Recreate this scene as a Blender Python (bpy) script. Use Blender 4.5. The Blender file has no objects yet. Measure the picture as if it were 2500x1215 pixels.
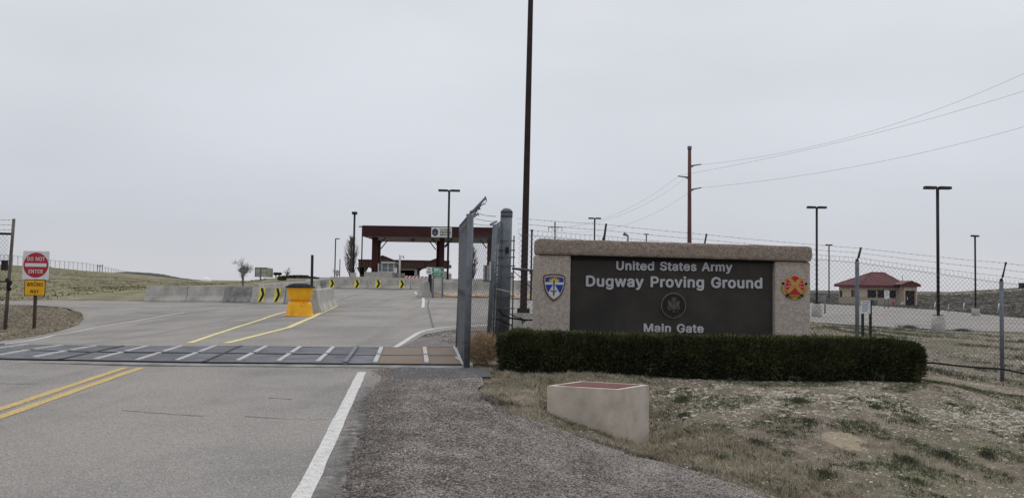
import bpy, bmesh, math, random
import numpy as np
from mathutils import Vector, Matrix
from mathutils.geometry import delaunay_2d_cdt, tessellate_polygon
random.seed(7); RNG = np.random.default_rng(7)
SC = bpy.context.scene; COL = SC.collection
# ------------------------------------------------------------------ camera
F, CX, CY = 2000.0, 1250.0, 607.5
EYE = Vector((0, 0, 1.45))
PITCH = math.atan(84.5/2000); ROLL = math.radians(0.9)
_f = Vector((0, math.cos(PITCH), math.sin(PITCH)))
_r0 = Vector((1, 0, 0)); _u0 = _r0.cross(_f)
_r = _r0*math.cos(ROLL) + _u0*math.sin(ROLL); _u = _u0*math.cos(ROLL) - _r0*math.sin(ROLL)
cam = bpy.data.objects.new('camera', bpy.data.cameras.new('camera'))
COL.objects.link(cam); SC.camera = cam
M = Matrix((( _r.x, _u.x, -_f.x, EYE.x), (_r.y, _u.y, -_f.y, EYE.y), (_r.z, _u.z, -_f.z, EYE.z), (0, 0, 0, 1)))
cam.matrix_world = M
cam.data.sensor_width = 36; cam.data.lens = 36*F/2500; cam.data.clip_end = 20000; cam.data.clip_start = .05
# ------------------------------------------------------------------ world, sun, exposure (overcast)
SUN_EL, SUN_AZ = 48, 20
w = bpy.data.worlds.new('World'); SC.world = w; w.use_nodes = True
nt = w.node_tree; nt.nodes.clear()
N = nt.nodes.new; L = nt.links.new
out = N('ShaderNodeOutputWorld'); mx = N('ShaderNodeMixShader'); b1 = N('ShaderNodeBackground'); b2 = N('ShaderNodeBackground')
sky = N('ShaderNodeTexSky'); sky.sky_type = 'NISHITA'; sky.sun_disc = False
sky.sun_elevation = math.radians(SUN_EL); sky.sun_rotation = math.radians(SUN_AZ)
L(sky.outputs[0], b1.inputs[0]); b1.inputs[1].default_value = .1
tc = N('ShaderNodeTexCoord'); sep = N('ShaderNodeSeparateXYZ'); L(tc.outputs['Generated'], sep.inputs[0])
rmp = N('ShaderNodeValToRGB'); L(sep.outputs[2], rmp.inputs[0])
e = rmp.color_ramp.elements
e[0].position = 0.0; e[0].color = (.59, .60, .645, 1)
e[1].position = 1.0; e[1].color = (1.06, 1.10, 1.18, 1)
for p_, c_ in ((.06, (.54, .56, .615)), (.18, (.595, .615, .66)), (.34, (.655, .675, .715)), (.6, (.88, .905, .955))):
    q = e.new(p_); q.color = c_ + (1,)
mp = N('ShaderNodeMapping'); mp.inputs['Scale'].default_value = (1.0, 1.0, 3.2); L(tc.outputs['Generated'], mp.inputs[0])
nz = N('ShaderNodeTexNoise'); nz.inputs['Scale'].default_value = 1.7; nz.inputs['Detail'].default_value = 5; nz.inputs['Roughness'].default_value = .45
L(mp.outputs[0], nz.inputs['Vector'])
mr = N('ShaderNodeMapRange'); mr.inputs[1].default_value = .3; mr.inputs[2].default_value = .7; mr.inputs[3].default_value = .90; mr.inputs[4].default_value = 1.09
L(nz.outputs[0], mr.inputs[0])
vm = N('ShaderNodeVectorMath'); vm.operation = 'SCALE'; L(rmp.outputs[0], vm.inputs[0]); L(mr.outputs[0], vm.inputs['Scale'])
L(vm.outputs[0], b2.inputs[0]); b2.inputs[1].default_value = 1.0
mx.inputs[0].default_value = .95; L(b1.outputs[0], mx.inputs[1]); L(b2.outputs[0], mx.inputs[2]); L(mx.outputs[0], out.inputs[0])
sun = bpy.data.lights.new('sun', 'SUN'); sun.energy = .7; sun.angle = math.radians(25); sun.color = (1, .965, .92)
so = bpy.data.objects.new('sun', sun); COL.objects.link(so)
_d = Vector((math.sin(math.radians(SUN_AZ))*math.cos(math.radians(SUN_EL)), math.cos(math.radians(SUN_AZ))*math.cos(math.radians(SUN_EL)), math.sin(math.radians(SUN_EL))))
so.rotation_euler = _d.to_track_quat('Z', 'Y').to_euler()
SC.view_settings.view_transform = 'Standard'; SC.view_settings.look = 'None'; SC.view_settings.exposure = .10; SC.view_settings.gamma = 1
SC.view_settings.use_curve_mapping = False
# ------------------------------------------------------------------ measuring: photo pixel <-> place
def ray(px, py):
    d = _r*((px-CX)/F) - _u*((py-CY)/F) + _f
    return d/d.y
def W(px, py, D): return EYE + ray(px, py)*D
def proj(p):
    q = Vector(p) - EYE; z = q.dot(_f)
    return CX + F*q.dot(_r)/z, CY - F*q.dot(_u)/z
CT = []                                    # surveyed ground heights
def c(px, py, D): CT.append(tuple(W(px, py, D)))
def cw(x, y, z): CT.append((x, y, z+.007*x))      # the road falls gently to the west
for X, Y in ((-9, .8), (-6, 3), (-2, 2), (-2, 3), (-8, 6), (-4.5, 6), (-2, 6), (-1.2, 6), (-9, 9), (-5, 9), (-2.2, 9), (-1.6, 9.5), (-10, 12.7), (-6, 12.7), (-2.6, 12.7), (-9.8, 15.5), (-6, 15.5), (-2.4, 15.5), (-.9, .5)):
    cw(X, Y, .012*Y)
for a in ((1137, 898, 12.6), (1115, 856, 15.3), (1230, 903, 12.4), (1750, 925, 12.3), (2270, 938, 12.2), (2000, 1000, 10.2), (1500, 913, 12.3), (1620, 919, 12.3), (2000, 932, 12.2), (1650, 1000, 10.7), (1665, 1060, 9.5), (1800, 1000, 10.5), (2250, 1000, 10.7), (2000, 1215, 7.7), (2000, 1100, 8.9), (1700, 1215, 6.9),
          (1600, 1110, 8.8), (1335, 1040, 9.0), (1335, 1215, 5.8), (1050, 1215, 5.35), (2500, 1215, 8.1), (2500, 1050, 10.5), (2500, 960, 14), (2300, 880, 22), (2300, 835, 30), (2300, 808, 41),
          (2000, 800, 33), (2000, 785, 45), (2448, 932, 18), (2100, 885, 17.8), (2480, 776, 63), (2000, 742, 100), (2101, 743, 135), (2240, 743, 135), (2300, 757, 100), (2400, 733, 150),
          (2400, 719, 200), (2400, 708, 235), (2500, 701, 235), (2270, 716, 300), (2000, 719, 200), (1194, 824, 17.3), (1100, 800, 20.6), (730, 770, 26), (500, 812, 20), (900, 800, 21), (365, 737, 41.5), (620, 740, 40),
          (800, 745, 36.8), (1120, 725, 44), (1035, 726, 43.5), (780, 706, 70), (1000, 707, 70), (1300, 718, 56), (1280, 800, 25), (1600, 760, 45), (950, 684, 100), (862, 683, 81), (815, 681, 126), (645, 677, 110), (600, 692, 80), (700, 697, 65), (1200, 688, 90),
          (1600, 700, 120), (50, 736, 45), (250, 738, 42), (86, 805, 23.7), (190, 770, 28.5), (0, 836, 18), (60, 742, 33), (100, 752, 31.5), (100, 690, 110), (100, 670, 170), (0, 648, 230), (135, 654.5, 280),
          (211, 661, 310), (300, 667, 350), (355, 674, 390), (450, 689, 450), (600, 689, 500), (450, 694, 120), (300, 700, 90), (350, 682, 190), (350, 674.5, 300), (400, 688, 190), (400, 683, 260), (450, 690, 190), (450, 687, 280), (400, 685, 400), (450, 688, 600), (500, 691, 400), (560, 691, 400), (500, 689, 180), (500, 687, 280), (560, 692, 150), (560, 690, 260), (600, 693, 150), (600, 691, 260), (700, 690, 140), (700, 692, 260), (560, 693, 95), (600, 689, 105), (-300, 690, 90), (-300, 640, 230)):
    c(*a)
cw(*(.42, 9.77, -.05)); cw(1.68, 10.05, -.48); cw(1.25, 9.5, -.31); cw(-.3, 8, .05); cw(.3, 4.5, -.02); cw(2, 3, -.2); cw(5, 4, -.45); cw(3, 7, -.40); cw(.6, 13.8, .12); cw(5, 14, .02); cw(3, 17.5, .1)
for px in (-600, 0, 600, 1250, 1900, 2500, 3100):
    if px > 1600: c(px, 712+.008*(px-2000), 900); c(px, 711+.008*(px-2000), 6000); continue
    c(px, 699 + .016*(px-1250), 1500); c(px, 696 + .016*(px-1250), 6000)
    if px < 700: c(px, 697, 800) if px > 300 else c(px, 694, 800)
CT = np.array(CT)
def _uv(x, y):
    x = np.asarray(x, float); y = np.asarray(y, float)
    th = np.clip(np.arctan2(x, y), -.85, .85); r = np.maximum(np.hypot(x, y), .6)
    return np.stack([th*2.2, np.log(r)], -1)
def _ker(d2): return .5*d2*np.log(d2 + 1e-9)
_P = _uv(CT[:, 0], CT[:, 1]); _n = len(_P)
_K = _ker(((_P[:, None]-_P[None])**2).sum(-1)) + np.eye(_n)*2e-3
_Q = np.hstack([np.ones((_n, 1)), _P]); _A = np.block([[_K, _Q], [_Q.T, np.zeros((3, 3))]])
_S = np.linalg.solve(_A, np.concatenate([CT[:, 2], np.zeros(3)]))
def gz(x, y):
    sh = np.shape(x); u = _uv(x, y).reshape(-1, 2); o = np.empty(len(u))
    for i in range(0, len(u), 20000):
        v = u[i:i+20000]; d2 = ((v[:, None]-_P[None])**2).sum(-1)
        o[i:i+20000] = _ker(d2) @ _S[:_n] + _S[_n] + v @ _S[_n+1:]
    return o.reshape(sh) if sh else float(o[0])
_TB = np.random.default_rng(3).uniform(-1, 1, (256, 256))
def vnoise(x, y, s, o=0):
    x = np.asarray(x, float)*s+o*17.3+1000; y = np.asarray(y, float)*s+o*9.1+1000; i = np.floor(x).astype(int); j = np.floor(y).astype(int); u = x-i; v = y-j; u = u*u*(3-2*u); v = v*v*(3-2*v)
    f = lambda a, b: _TB[a % 256, b % 256]
    return (f(i, j)*(1-u)+f(i+1, j)*u)*(1-v)+(f(i, j+1)*(1-u)+f(i+1, j+1)*u)*v
def relief(x, y):
    r = np.hypot(x, y); q = np.minimum(1, 8/r)
    return .03*vnoise(x, y, .9)+.016*vnoise(x, y, 3.1, 1)*q+.010*vnoise(x, y, 9, 2)*q*(r < 40) + .25*vnoise(x, y, .04, 3)*np.clip((r-60)/60, 0, 1)-.012
def gsurf(x, y): return gz(x, y)+relief(x, y)
def G(px, D):
    """point of the ground D metres ahead in the photo's column px"""
    py = 760
    for _ in range(4):
        p = W(px, py, D); p.z = gz(p.x, p.y); py = proj(p)[1]
    return p
_DS = np.concatenate([np.arange(3, 30, .05), np.geomspace(30, 900, 900)])
def Us(pts):
    """photo pixels -> ground points"""
    R = np.array([tuple(ray(*p)) for p in pts]); res = []
    X = R[:, 0:1]*_DS; Y = np.broadcast_to(_DS, X.shape); Z = EYE.z + R[:, 2:3]*_DS
    g = gz(X, Y); below = Z < g
    for i in range(len(pts)):
        k = int(np.argmax(below[i])) if below[i].any() else len(_DS)-1
        if k:
            a = Z[i, k-1]-g[i, k-1]; b = Z[i, k]-g[i, k]; t = a/(a-b) if a != b else 0
            D = _DS[k-1] + t*(_DS[k]-_DS[k-1])
        else: D = _DS[0]
        res.append(Vector((R[i, 0]*D, D, gz(R[i, 0]*D, D))))
    return res
# ------------------------------------------------------------------ materials
def srgb(h):
    h = h.lstrip('#'); return tuple(((int(h[i:i+2], 16)/255)/12.92 if int(h[i:i+2], 16)/255 <= .04045 else ((int(h[i:i+2], 16)/255+.055)/1.055)**2.4) for i in (0, 2, 4))
def mat(name, cols, scale=3.0, rough=.8, bump=0, bscale=None, metal=0, detail=6, lo=.35, hi=.65, spec=None, cols2=None, scale2=.4, lo2=.4, hi2=.6, speck=None, stretch=None, coat=0, sfac=None):
    """noise ramp through cols; optional second large-scale layer cols2; optional voronoi specks (scale, colour, threshold)"""
    m = bpy.data.materials.new(name); m.use_nodes = True; t = m.node_tree; b = t.nodes['Principled BSDF']
    if isinstance(cols, tuple): cols = [cols]
    n = t.nodes.new; l = t.links.new
    tc = n('ShaderNodeTexCoord'); src = tc.outputs['Object']
    if stretch:
        mp = n('ShaderNodeMapping'); mp.inputs['Scale'].default_value = stretch; l(src, mp.inputs[0]); src = mp.outputs[0]
    def ramp(cs, sc, lo, hi, det=detail):
        nz = n('ShaderNodeTexNoise'); nz.inputs['Scale'].default_value = sc; nz.inputs['Detail'].default_value = det; nz.inputs['Roughness'].default_value = .62
        l(src, nz.inputs['Vector']); r = n('ShaderNodeValToRGB'); l(nz.outputs[0], r.inputs[0]); el = r.color_ramp.elements
        el[0].position = lo; el[0].color = cs[0]+(1,); el[1].position = hi; el[1].color = cs[-1]+(1,)
        for i, cc in enumerate(cs[1:-1]): q = el.new(lo+(hi-lo)*(i+1)/(len(cs)-1)); q.color = cc+(1,)
        return nz, r
    if len(cols) == 1: b.inputs['Base Color'].default_value = cols[0]+(1,); res = None
    else:
        nz, r = ramp(cols, scale, lo, hi); res = r.outputs[0]
        if cols2:
            _, r2 = ramp(cols2, scale2, lo2, hi2, 4); mm = n('ShaderNodeMix'); mm.data_type = 'RGBA'; mm.blend_type = 'MULTIPLY'; mm.inputs[0].default_value = 1
            l(res, mm.inputs[6]); l(r2.outputs[0], mm.inputs[7]); res = mm.outputs[2]
        for (ss, sc_, th) in (speck or []):
            vo = n('ShaderNodeTexVoronoi'); vo.inputs['Scale'].default_value = ss; l(src, vo.inputs['Vector'])
            cr = n('ShaderNodeSeparateColor'); l(vo.outputs['Color'], cr.inputs[0])
            lt = n('ShaderNodeMath'); lt.operation = 'LESS_THAN'; lt.inputs[1].default_value = th; l(cr.outputs[0], lt.inputs[0])
            m2 = n('ShaderNodeMix'); m2.data_type = 'RGBA'; l(lt.outputs[0], m2.inputs[0]); l(res, m2.inputs[6]); m2.inputs[7].default_value = sc_+(1,); res = m2.outputs[2]
        l(res, b.inputs['Base Color'])
    b.inputs['Roughness'].default_value = rough; b.inputs['Metallic'].default_value = metal
    b.inputs['Specular IOR Level'].default_value = .3 if spec is None else spec
    if bump:
        nb = n('ShaderNodeTexNoise'); nb.inputs['Scale'].default_value = bscale or scale*4; nb.inputs['Detail'].default_value = 5; l(src, nb.inputs['Vector'])
        bp = n('ShaderNodeBump'); bp.inputs['Strength'].default_value = bump; bp.inputs['Distance'].default_value = .01; l(nb.outputs[0], bp.inputs['Height']); l(bp.outputs[0], b.inputs['Normal'])
    return m
def edge_stain(m, dust=False):
    """dark crumbled band along the right pavement edge, and pale dust patches on the gravel"""
    t = m.node_tree; b = t.nodes['Principled BSDF']; n = t.nodes.new; l = t.links.new
    tc = n('ShaderNodeTexCoord'); sx = n('ShaderNodeSeparateXYZ'); l(tc.outputs['Object'], sx.inputs[0])
    def mt(op, x, y):
        q = n('ShaderNodeMath'); q.operation = op
        for i, v in enumerate((x, y)):
            if v is None: continue
            if isinstance(v, (int, float)): q.inputs[i].default_value = v
            else: l(v, q.inputs[i])
        return q.outputs[0]
    def mr(v, a0, a1, b0=0., b1=1.):
        q = n('ShaderNodeMapRange'); q.interpolation_type = 'SMOOTHSTEP'; l(v, q.inputs[0]); q.inputs[1].default_value = a0; q.inputs[2].default_value = a1; q.inputs[3].default_value = b0; q.inputs[4].default_value = b1; return q.outputs[0]
    def nz(s, o=(0, 0, 0)):
        mp = n('ShaderNodeMapping'); mp.inputs['Location'].default_value = o; l(tc.outputs['Object'], mp.inputs[0]); q = n('ShaderNodeTexNoise'); q.inputs['Scale'].default_value = s; q.inputs['Detail'].default_value = 8; q.inputs['Roughness'].default_value = .75; l(mp.outputs[0], q.inputs['Vector']); return q.outputs[0]
    s = mt('ADD', mt('ADD', sx.outputs[0], mt('MULTIPLY', sx.outputs[1], .13)), .30)      # signed distance from the edge
    s = mt('ADD', s, mt('MULTIPLY', mt('SUBTRACT', nz(2.2), .5), .55)); d = mt('ABSOLUTE', mt('SUBTRACT', s, .02), None)
    near = mr(sx.outputs[1], 12.5, 8.5); f = mt('MULTIPLY', mt('MULTIPLY', mr(d, .42, .08), near), mr(nz(9), .34, .56)); f = mt('MULTIPLY', f, .9)
    def mix(fac, c):
        q = n('ShaderNodeMix'); q.data_type = 'RGBA'; l(fac, q.inputs[0]); l(b.inputs['Base Color'].links[0].from_socket, q.inputs[6]); q.inputs[7].default_value = c+(1,); l(q.outputs[2], b.inputs['Base Color'])
    if not dust:      # tyre tracks and patches drawn out along the road
        mp = n('ShaderNodeMapping'); mp.inputs['Scale'].default_value = (1.5, .10, 1); mp.inputs['Rotation'].default_value = (0, 0, -.12); l(tc.outputs['Object'], mp.inputs[0]); q = n('ShaderNodeTexNoise'); q.inputs['Scale'].default_value = 1; q.inputs['Detail'].default_value = 6; l(mp.outputs[0], q.inputs['Vector'])
        mix(mt('MULTIPLY', mr(q.outputs[0], .52, .68), .35), (.15, .14, .132))
    if dust:
        mix(mt('MULTIPLY', mr(nz(1.3, (4, 9, 0)), .54, .66), .65), (.31, .275, .24))
    mix(f, (.045, .041, .038)); return m
def vary(m, amt=.25):
    """a little tone difference from copy to copy"""
    t = m.node_tree; b = t.nodes['Principled BSDF']; n = t.nodes.new
    oi = n('ShaderNodeObjectInfo'); mr = n('ShaderNodeMapRange'); mr.inputs[3].default_value = 1-amt; mr.inputs[4].default_value = 1+amt; t.links.new(oi.outputs['Random'], mr.inputs[0])
    vm = n('ShaderNodeVectorMath'); vm.operation = 'SCALE'; t.links.new(mr.outputs[0], vm.inputs['Scale'])
    if b.inputs['Base Color'].links: t.links.new(b.inputs['Base Color'].links[0].from_socket, vm.inputs[0])
    else: vm.inputs[0].default_value = b.inputs['Base Color'].default_value[:3]
    t.links.new(vm.outputs[0], b.inputs['Base Color']); return m
def island(m, amt=.5):
    """tone differs from chip to chip / leaf to leaf inside one mesh"""
    t = m.node_tree; b = t.nodes['Principled BSDF']; n = t.nodes.new
    g = n('ShaderNodeNewGeometry'); mr = n('ShaderNodeMapRange'); mr.inputs[3].default_value = 1-amt; mr.inputs[4].default_value = 1+amt; t.links.new(g.outputs['Random Per Island'], mr.inputs[0])
    vm = n('ShaderNodeVectorMath'); vm.operation = 'SCALE'; t.links.new(mr.outputs[0], vm.inputs['Scale'])
    if b.inputs['Base Color'].links: t.links.new(b.inputs['Base Color'].links[0].from_socket, vm.inputs[0])
    else: vm.inputs[0].default_value = b.inputs['Base Color'].default_value[:3]
    t.links.new(vm.outputs[0], b.inputs['Base Color']); return m
def g3(v, t=(1, 1, 1)): return (v*t[0], v*t[1], v*t[2])
MT = {}
MT['asphalt'] = mat('asphalt', [(.19, .177, .165), (.262, .247, .231), (.335, .316, .297)], 70, .9, .8, 110, cols2=[(.80, .79, .78), (.98, .965, .94), (1.10, 1.06, 1.0)], scale2=.35, lo=.3, hi=.7, speck=[(130, (.13, .122, .115), .11), (115, (.39, .37, .35), .08)])
edge_stain(MT['asphalt'])
MT['asphalt_dark'] = mat('fresh_asphalt', [(.035, .035, .04), (.08, .08, .085), (.13, .13, .13)], 60, .9, 1, 70)
MT['crack'] = mat('crack_tar', [(.08, .076, .072), (.13, .122, .115)], 20)
MT['white_paint'] = mat('road_white', [(.40, .385, .365), (.55, .535, .51), (.62, .605, .58)], 14, .8, .4, 90, speck=[(110, (.33, .315, .30), .12)], lo=.3, hi=.6)
MT['yellow_paint'] = mat('road_yellow', [(.36, .25, .09), (.53, .37, .12), (.58, .42, .15)], 25, .8, .6, 90, speck=[(110, (.27, .23, .17), .18)], lo=.3, hi=.6)
MT['pale_yellow_paint'] = mat('road_pale_yellow', [(.50, .42, .16), (.68, .58, .27), (.70, .62, .33)], 15, .8)
MT['concrete'] = mat('concrete', [(.31, .295, .27), (.39, .375, .345), (.45, .435, .405)], 2.0, .9, .4, 40, cols2=[(.90, .90, .89), (1.03, 1.02, 1.0)], scale2=.8)
vary(MT['concrete'], .08)
MT['concrete_old'] = mat('weathered_concrete', [(.15, .145, .135), (.22, .21, .20), (.30, .29, .27)], 3, .9, .5, 30, detail=8)
MT['aggregate'] = mat('exposed_aggregate', [(.18, .14, .112), (.27, .218, .178), (.34, .285, .235)], 14, .95, 1, 80, lo=.3, hi=.7, speck=[(130, (.095, .07, .055), .13), (110, (.40, .35, .305), .12), (120, (.25, .17, .13), .1)])
MT['aggregate_pale'] = mat('exposed_aggregate_pale', [(.32, .28, .235), (.43, .38, .33), (.50, .45, .40)], 14, .95, 1, 80, lo=.3, hi=.7, speck=[(125, (.17, .135, .11), .14), (105, (.55, .50, .45), .13), (120, (.34, .24, .19), .1)])
MT['panel'] = mat('dark_sign_panel', [(.026, .0225, .0195), (.035, .031, .027), (.043, .038, .033)], 1.2, .6, .1, 40, cols2=[(.85, .85, .85), (1.1, 1.1, 1.1)], scale2=2)
MT['letter'] = mat('brushed_letter', [(.40, .40, .42), (.48, .48, .50)], 6, .55, metal=0)
MT['galv'] = mat('galvanised_steel', [(.095, .105, .12), (.13, .142, .16), (.17, .185, .205)], 5, .6, .15, 60, metal=.2, detail=6)
MT['mesh_wire'] = mat('mesh_wire', [(.075, .08, .09), (.12, .125, .135)], 20, .6, metal=.2)
MT['barb'] = mat('barbed_wire_steel', (.07, .07, .075), rough=.7, metal=.3)
MT['black_metal'] = mat('black_painted_metal', [(.012, .011, .012), (.022, .020, .020)], 5, .6)
MT['brown_metal'] = mat('dark_bronze_metal', [(.016, .010, .009), (.03, .018, .015)], 6, .65, .1, 40)
MT['black'] = mat('flat_black', (.012, .012, .012), rough=.8)
MT['red_sign'] = mat('sign_red', [(.36, .02, .035), (.42, .03, .045)], 4, .5)
MT['white_sign'] = mat('sign_white', [(.60, .61, .60), (.70, .70, .69)], 6, .5)
MT['amber_sign'] = mat('sign_amber', [(.72, .36, .01), (.80, .42, .02)], 4, .5)
MT['green_sign'] = mat('sign_green', [(.005, .13, .065), (.01, .16, .08)], 4, .5)
MT['mint'] = mat('sign_mint', (.45, .62, .54), rough=.5)
MT['yellow_marker'] = mat('marker_yellow', [(.55, .50, .06), (.70, .62, .10)], 5, .6)
MT['drum'] = mat('orange_yellow_plastic', [(.82, .38, .012), (.92, .46, .018)], 3, .45, .1, 8, cols2=[(.82, .78, .7), (1, 1, 1)], scale2=5, lo2=.3, hi2=.5)
MT['lid'] = mat('black_plastic_lid', [(.010, .010, .010), (.022, .020, .019)], 6, .85, spec=.15)
MT['wood_post'] = mat('brown_wood_post', [(.045, .028, .02), (.09, .055, .04)], 8, .9, .5, 30, stretch=(1, 1, .15))
MT['pole_wood'] = mat('utility_pole_wood', [(.075, .034, .026), (.125, .058, .044), (.09, .072, .065)], 2.5, .9, .4, 20, stretch=(4, 4, .6))
MT['maroon'] = mat('maroon_fascia', [(.030, .0055, .0065), (.046, .0075, .0095)], .5, .6)
MT['maroon_column'] = mat('maroon_column', [(.036, .008, .008), (.055, .011, .011)], 1, .7)
MT['soffit'] = mat('pale_soffit', [(.34, .31, .28), (.42, .39, .35)], .5, .8)
MT['brown_siding'] = mat('brown_siding', [(.055, .030, .022), (.09, .05, .037)], .8, .8)
MT['brown_trim'] = mat('brown_trim', (.05, .03, .025), rough=.8)
MT['tan_wall'] = mat('tan_block_wall', [(.48, .375, .285), (.55, .44, .345)], 1.2, .9, .3, 6)
MT['tan_lower'] = mat('grey_tan_base_course', [(.34, .29, .23), (.40, .34, .27)], 1.5, .9, .3, 6)
MT['red_roof'] = mat('red_metal_roof', [(.095, .022, .026), (.135, .030, .035)], .4, .65)
MT['red_fascia'] = mat('dark_red_fascia', (.10, .018, .022), rough=.6)
MT['glass'] = mat('dark_window_glass', (.015, .015, .018), rough=.12, spec=.6)
MT['pale_glass'] = mat('pale_booth_glass', [(.10, .12, .12), (.16, .19, .19)], 1, .12, spec=.6)
MT['white_frame'] = mat('off_white_frame', [(.42, .42, .40), (.52, .52, .5)], 2, .7)
MT['container'] = mat('pale_green_container', [(.36, .39, .31), (.44, .47, .38)], .8, .7)
MT['plate'] = mat('guard_steel_plate', [(.07, .072, .085), (.11, .112, .125), (.15, .15, .16)], 2.2, .75, .2, 40, metal=0, detail=8); vary(MT['plate'], .14)
MT['plate_rust'] = mat('guard_rusty_plate', [(.20, .105, .06), (.185, .135, .095), (.17, .15, .13)], 1.1, .8, .2, 40, detail=8, lo=.33, hi=.62)
MT['bar'] = mat('guard_pale_bar', [(.36, .355, .345), (.50, .49, .475)], 8, .7, metal=.0)
MT['soil'] = mat('bare_soil', [(.19, .145, .11), (.27, .215, .165), (.35, .29, .22)], 9, 1, 1, 30)
MT['tumble'] = island(mat('tumbleweed_straw', [(.29, .20, .115), (.45, .33, .20)], 5, .95), .45)
MT['straw'] = island(mat('dry_straw', [(.31, .265, .18), (.48, .425, .32)], 1.5, .95), .4)
MT['grass'] = island(mat('green_blades', [(.075, .092, .042), (.12, .135, .07)], 1.2, .95), .45)
MT['sage'] = island(mat('grey_green_weed', [(.085, .095, .060), (.13, .135, .09)], 1.2, .95), .45)
MT['hedge'] = island(mat('hedge_needles', [(.018, .024, .008), (.042, .050, .017), (.080, .084, .028)], 1.8, .9, lo=.33, hi=.68), .65)
MT['hedge_new'] = island(mat('hedge_new_growth', [(.12, .135, .03), (.20, .20, .055)], 2.5, .9), .5)
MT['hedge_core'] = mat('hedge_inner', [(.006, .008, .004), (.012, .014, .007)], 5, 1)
MT['twig'] = island(mat('bare_twigs', [(.13, .105, .09), (.20, .17, .145)], 3, .95), .3)
MT['bark'] = mat('grey_bark', [(.09, .075, .065), (.15, .13, .115)], 3, .95)
MT['stone'] = island(mat('pale_limestone', [(.30, .262, .205), (.43, .385, .31), (.53, .49, .415)], 1.5, .95, .6, 30), .35)
MT['stone_single'] = vary(mat('pale_limestone_rock', [(.33, .29, .23), (.44, .40, .33), (.52, .48, .42)], 6, .95, .8, 30), .15)
MT['chips'] = island(mat('gravel_chips', [(.14, .118, .104), (.22, .188, .168), (.33, .29, .262)], 2, .95), .65)
MT['stucco'] = mat('beige_stucco', [(.43, .37, .31), (.52, .455, .39), (.56, .50, .43)], 3, .9, .5, 70, cols2=[(.84, .82, .80), (1, 1, 1)], scale2=1.6, lo2=.3, hi2=.55)
MT['red_lid'] = mat('red_metal_lid', [(.115, .042, .038), (.15, .06, .054)], 4, .8)
MT['cap_white'] = mat('white_canvas', (.75, .75, .73))
MT['far_hill'] = mat('far_scrub_hill', [(.034, .037, .034), (.055, .055, .048), (.075, .073, .062)], .02, 1)
MT['blue'] = mat('emblem_blue', (.01, .04, .28), rough=.4)
MT['em_white'] = mat('emblem_white', (.55, .58, .64), rough=.4)
MT['em_yellow'] = mat('emblem_yellow', (.55, .45, .06), rough=.4)
MT['em_brown'] = mat('emblem_brown', (.10, .022, .012), rough=.4)
MT['em_cream'] = mat('emblem_cream', (.50, .40, .27), rough=.4)
MT['em_red'] = mat('emblem_red', (.42, .015, .03), rough=.4)
MT['em_gold'] = mat('emblem_gold', [(.40, .25, .04), (.48, .32, .07)], 20, rough=.4)
MT['em_pink'] = mat('emblem_salmon', (.66, .26, .15), rough=.4)
MT['bronze_dark'] = mat('medallion_dark', (.012, .009, .008), rough=.4)
MT['bronze_rim'] = mat('medallion_rim', (.17, .155, .145), rough=.4, metal=.3)
MT['bronze_relief'] = mat('medallion_relief', [(.085, .064, .055), (.125, .10, .085)], 30, rough=.4, metal=.2)
MT['scrub'] = island(mat('dull_sagebrush', [(.10, .092, .074), (.14, .13, .105)], .3, .95), .3)
MT['hill_green'] = island(mat('olive_hill_scrub', [(.115, .125, .055), (.18, .175, .09)], .3, .95), .4)
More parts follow.
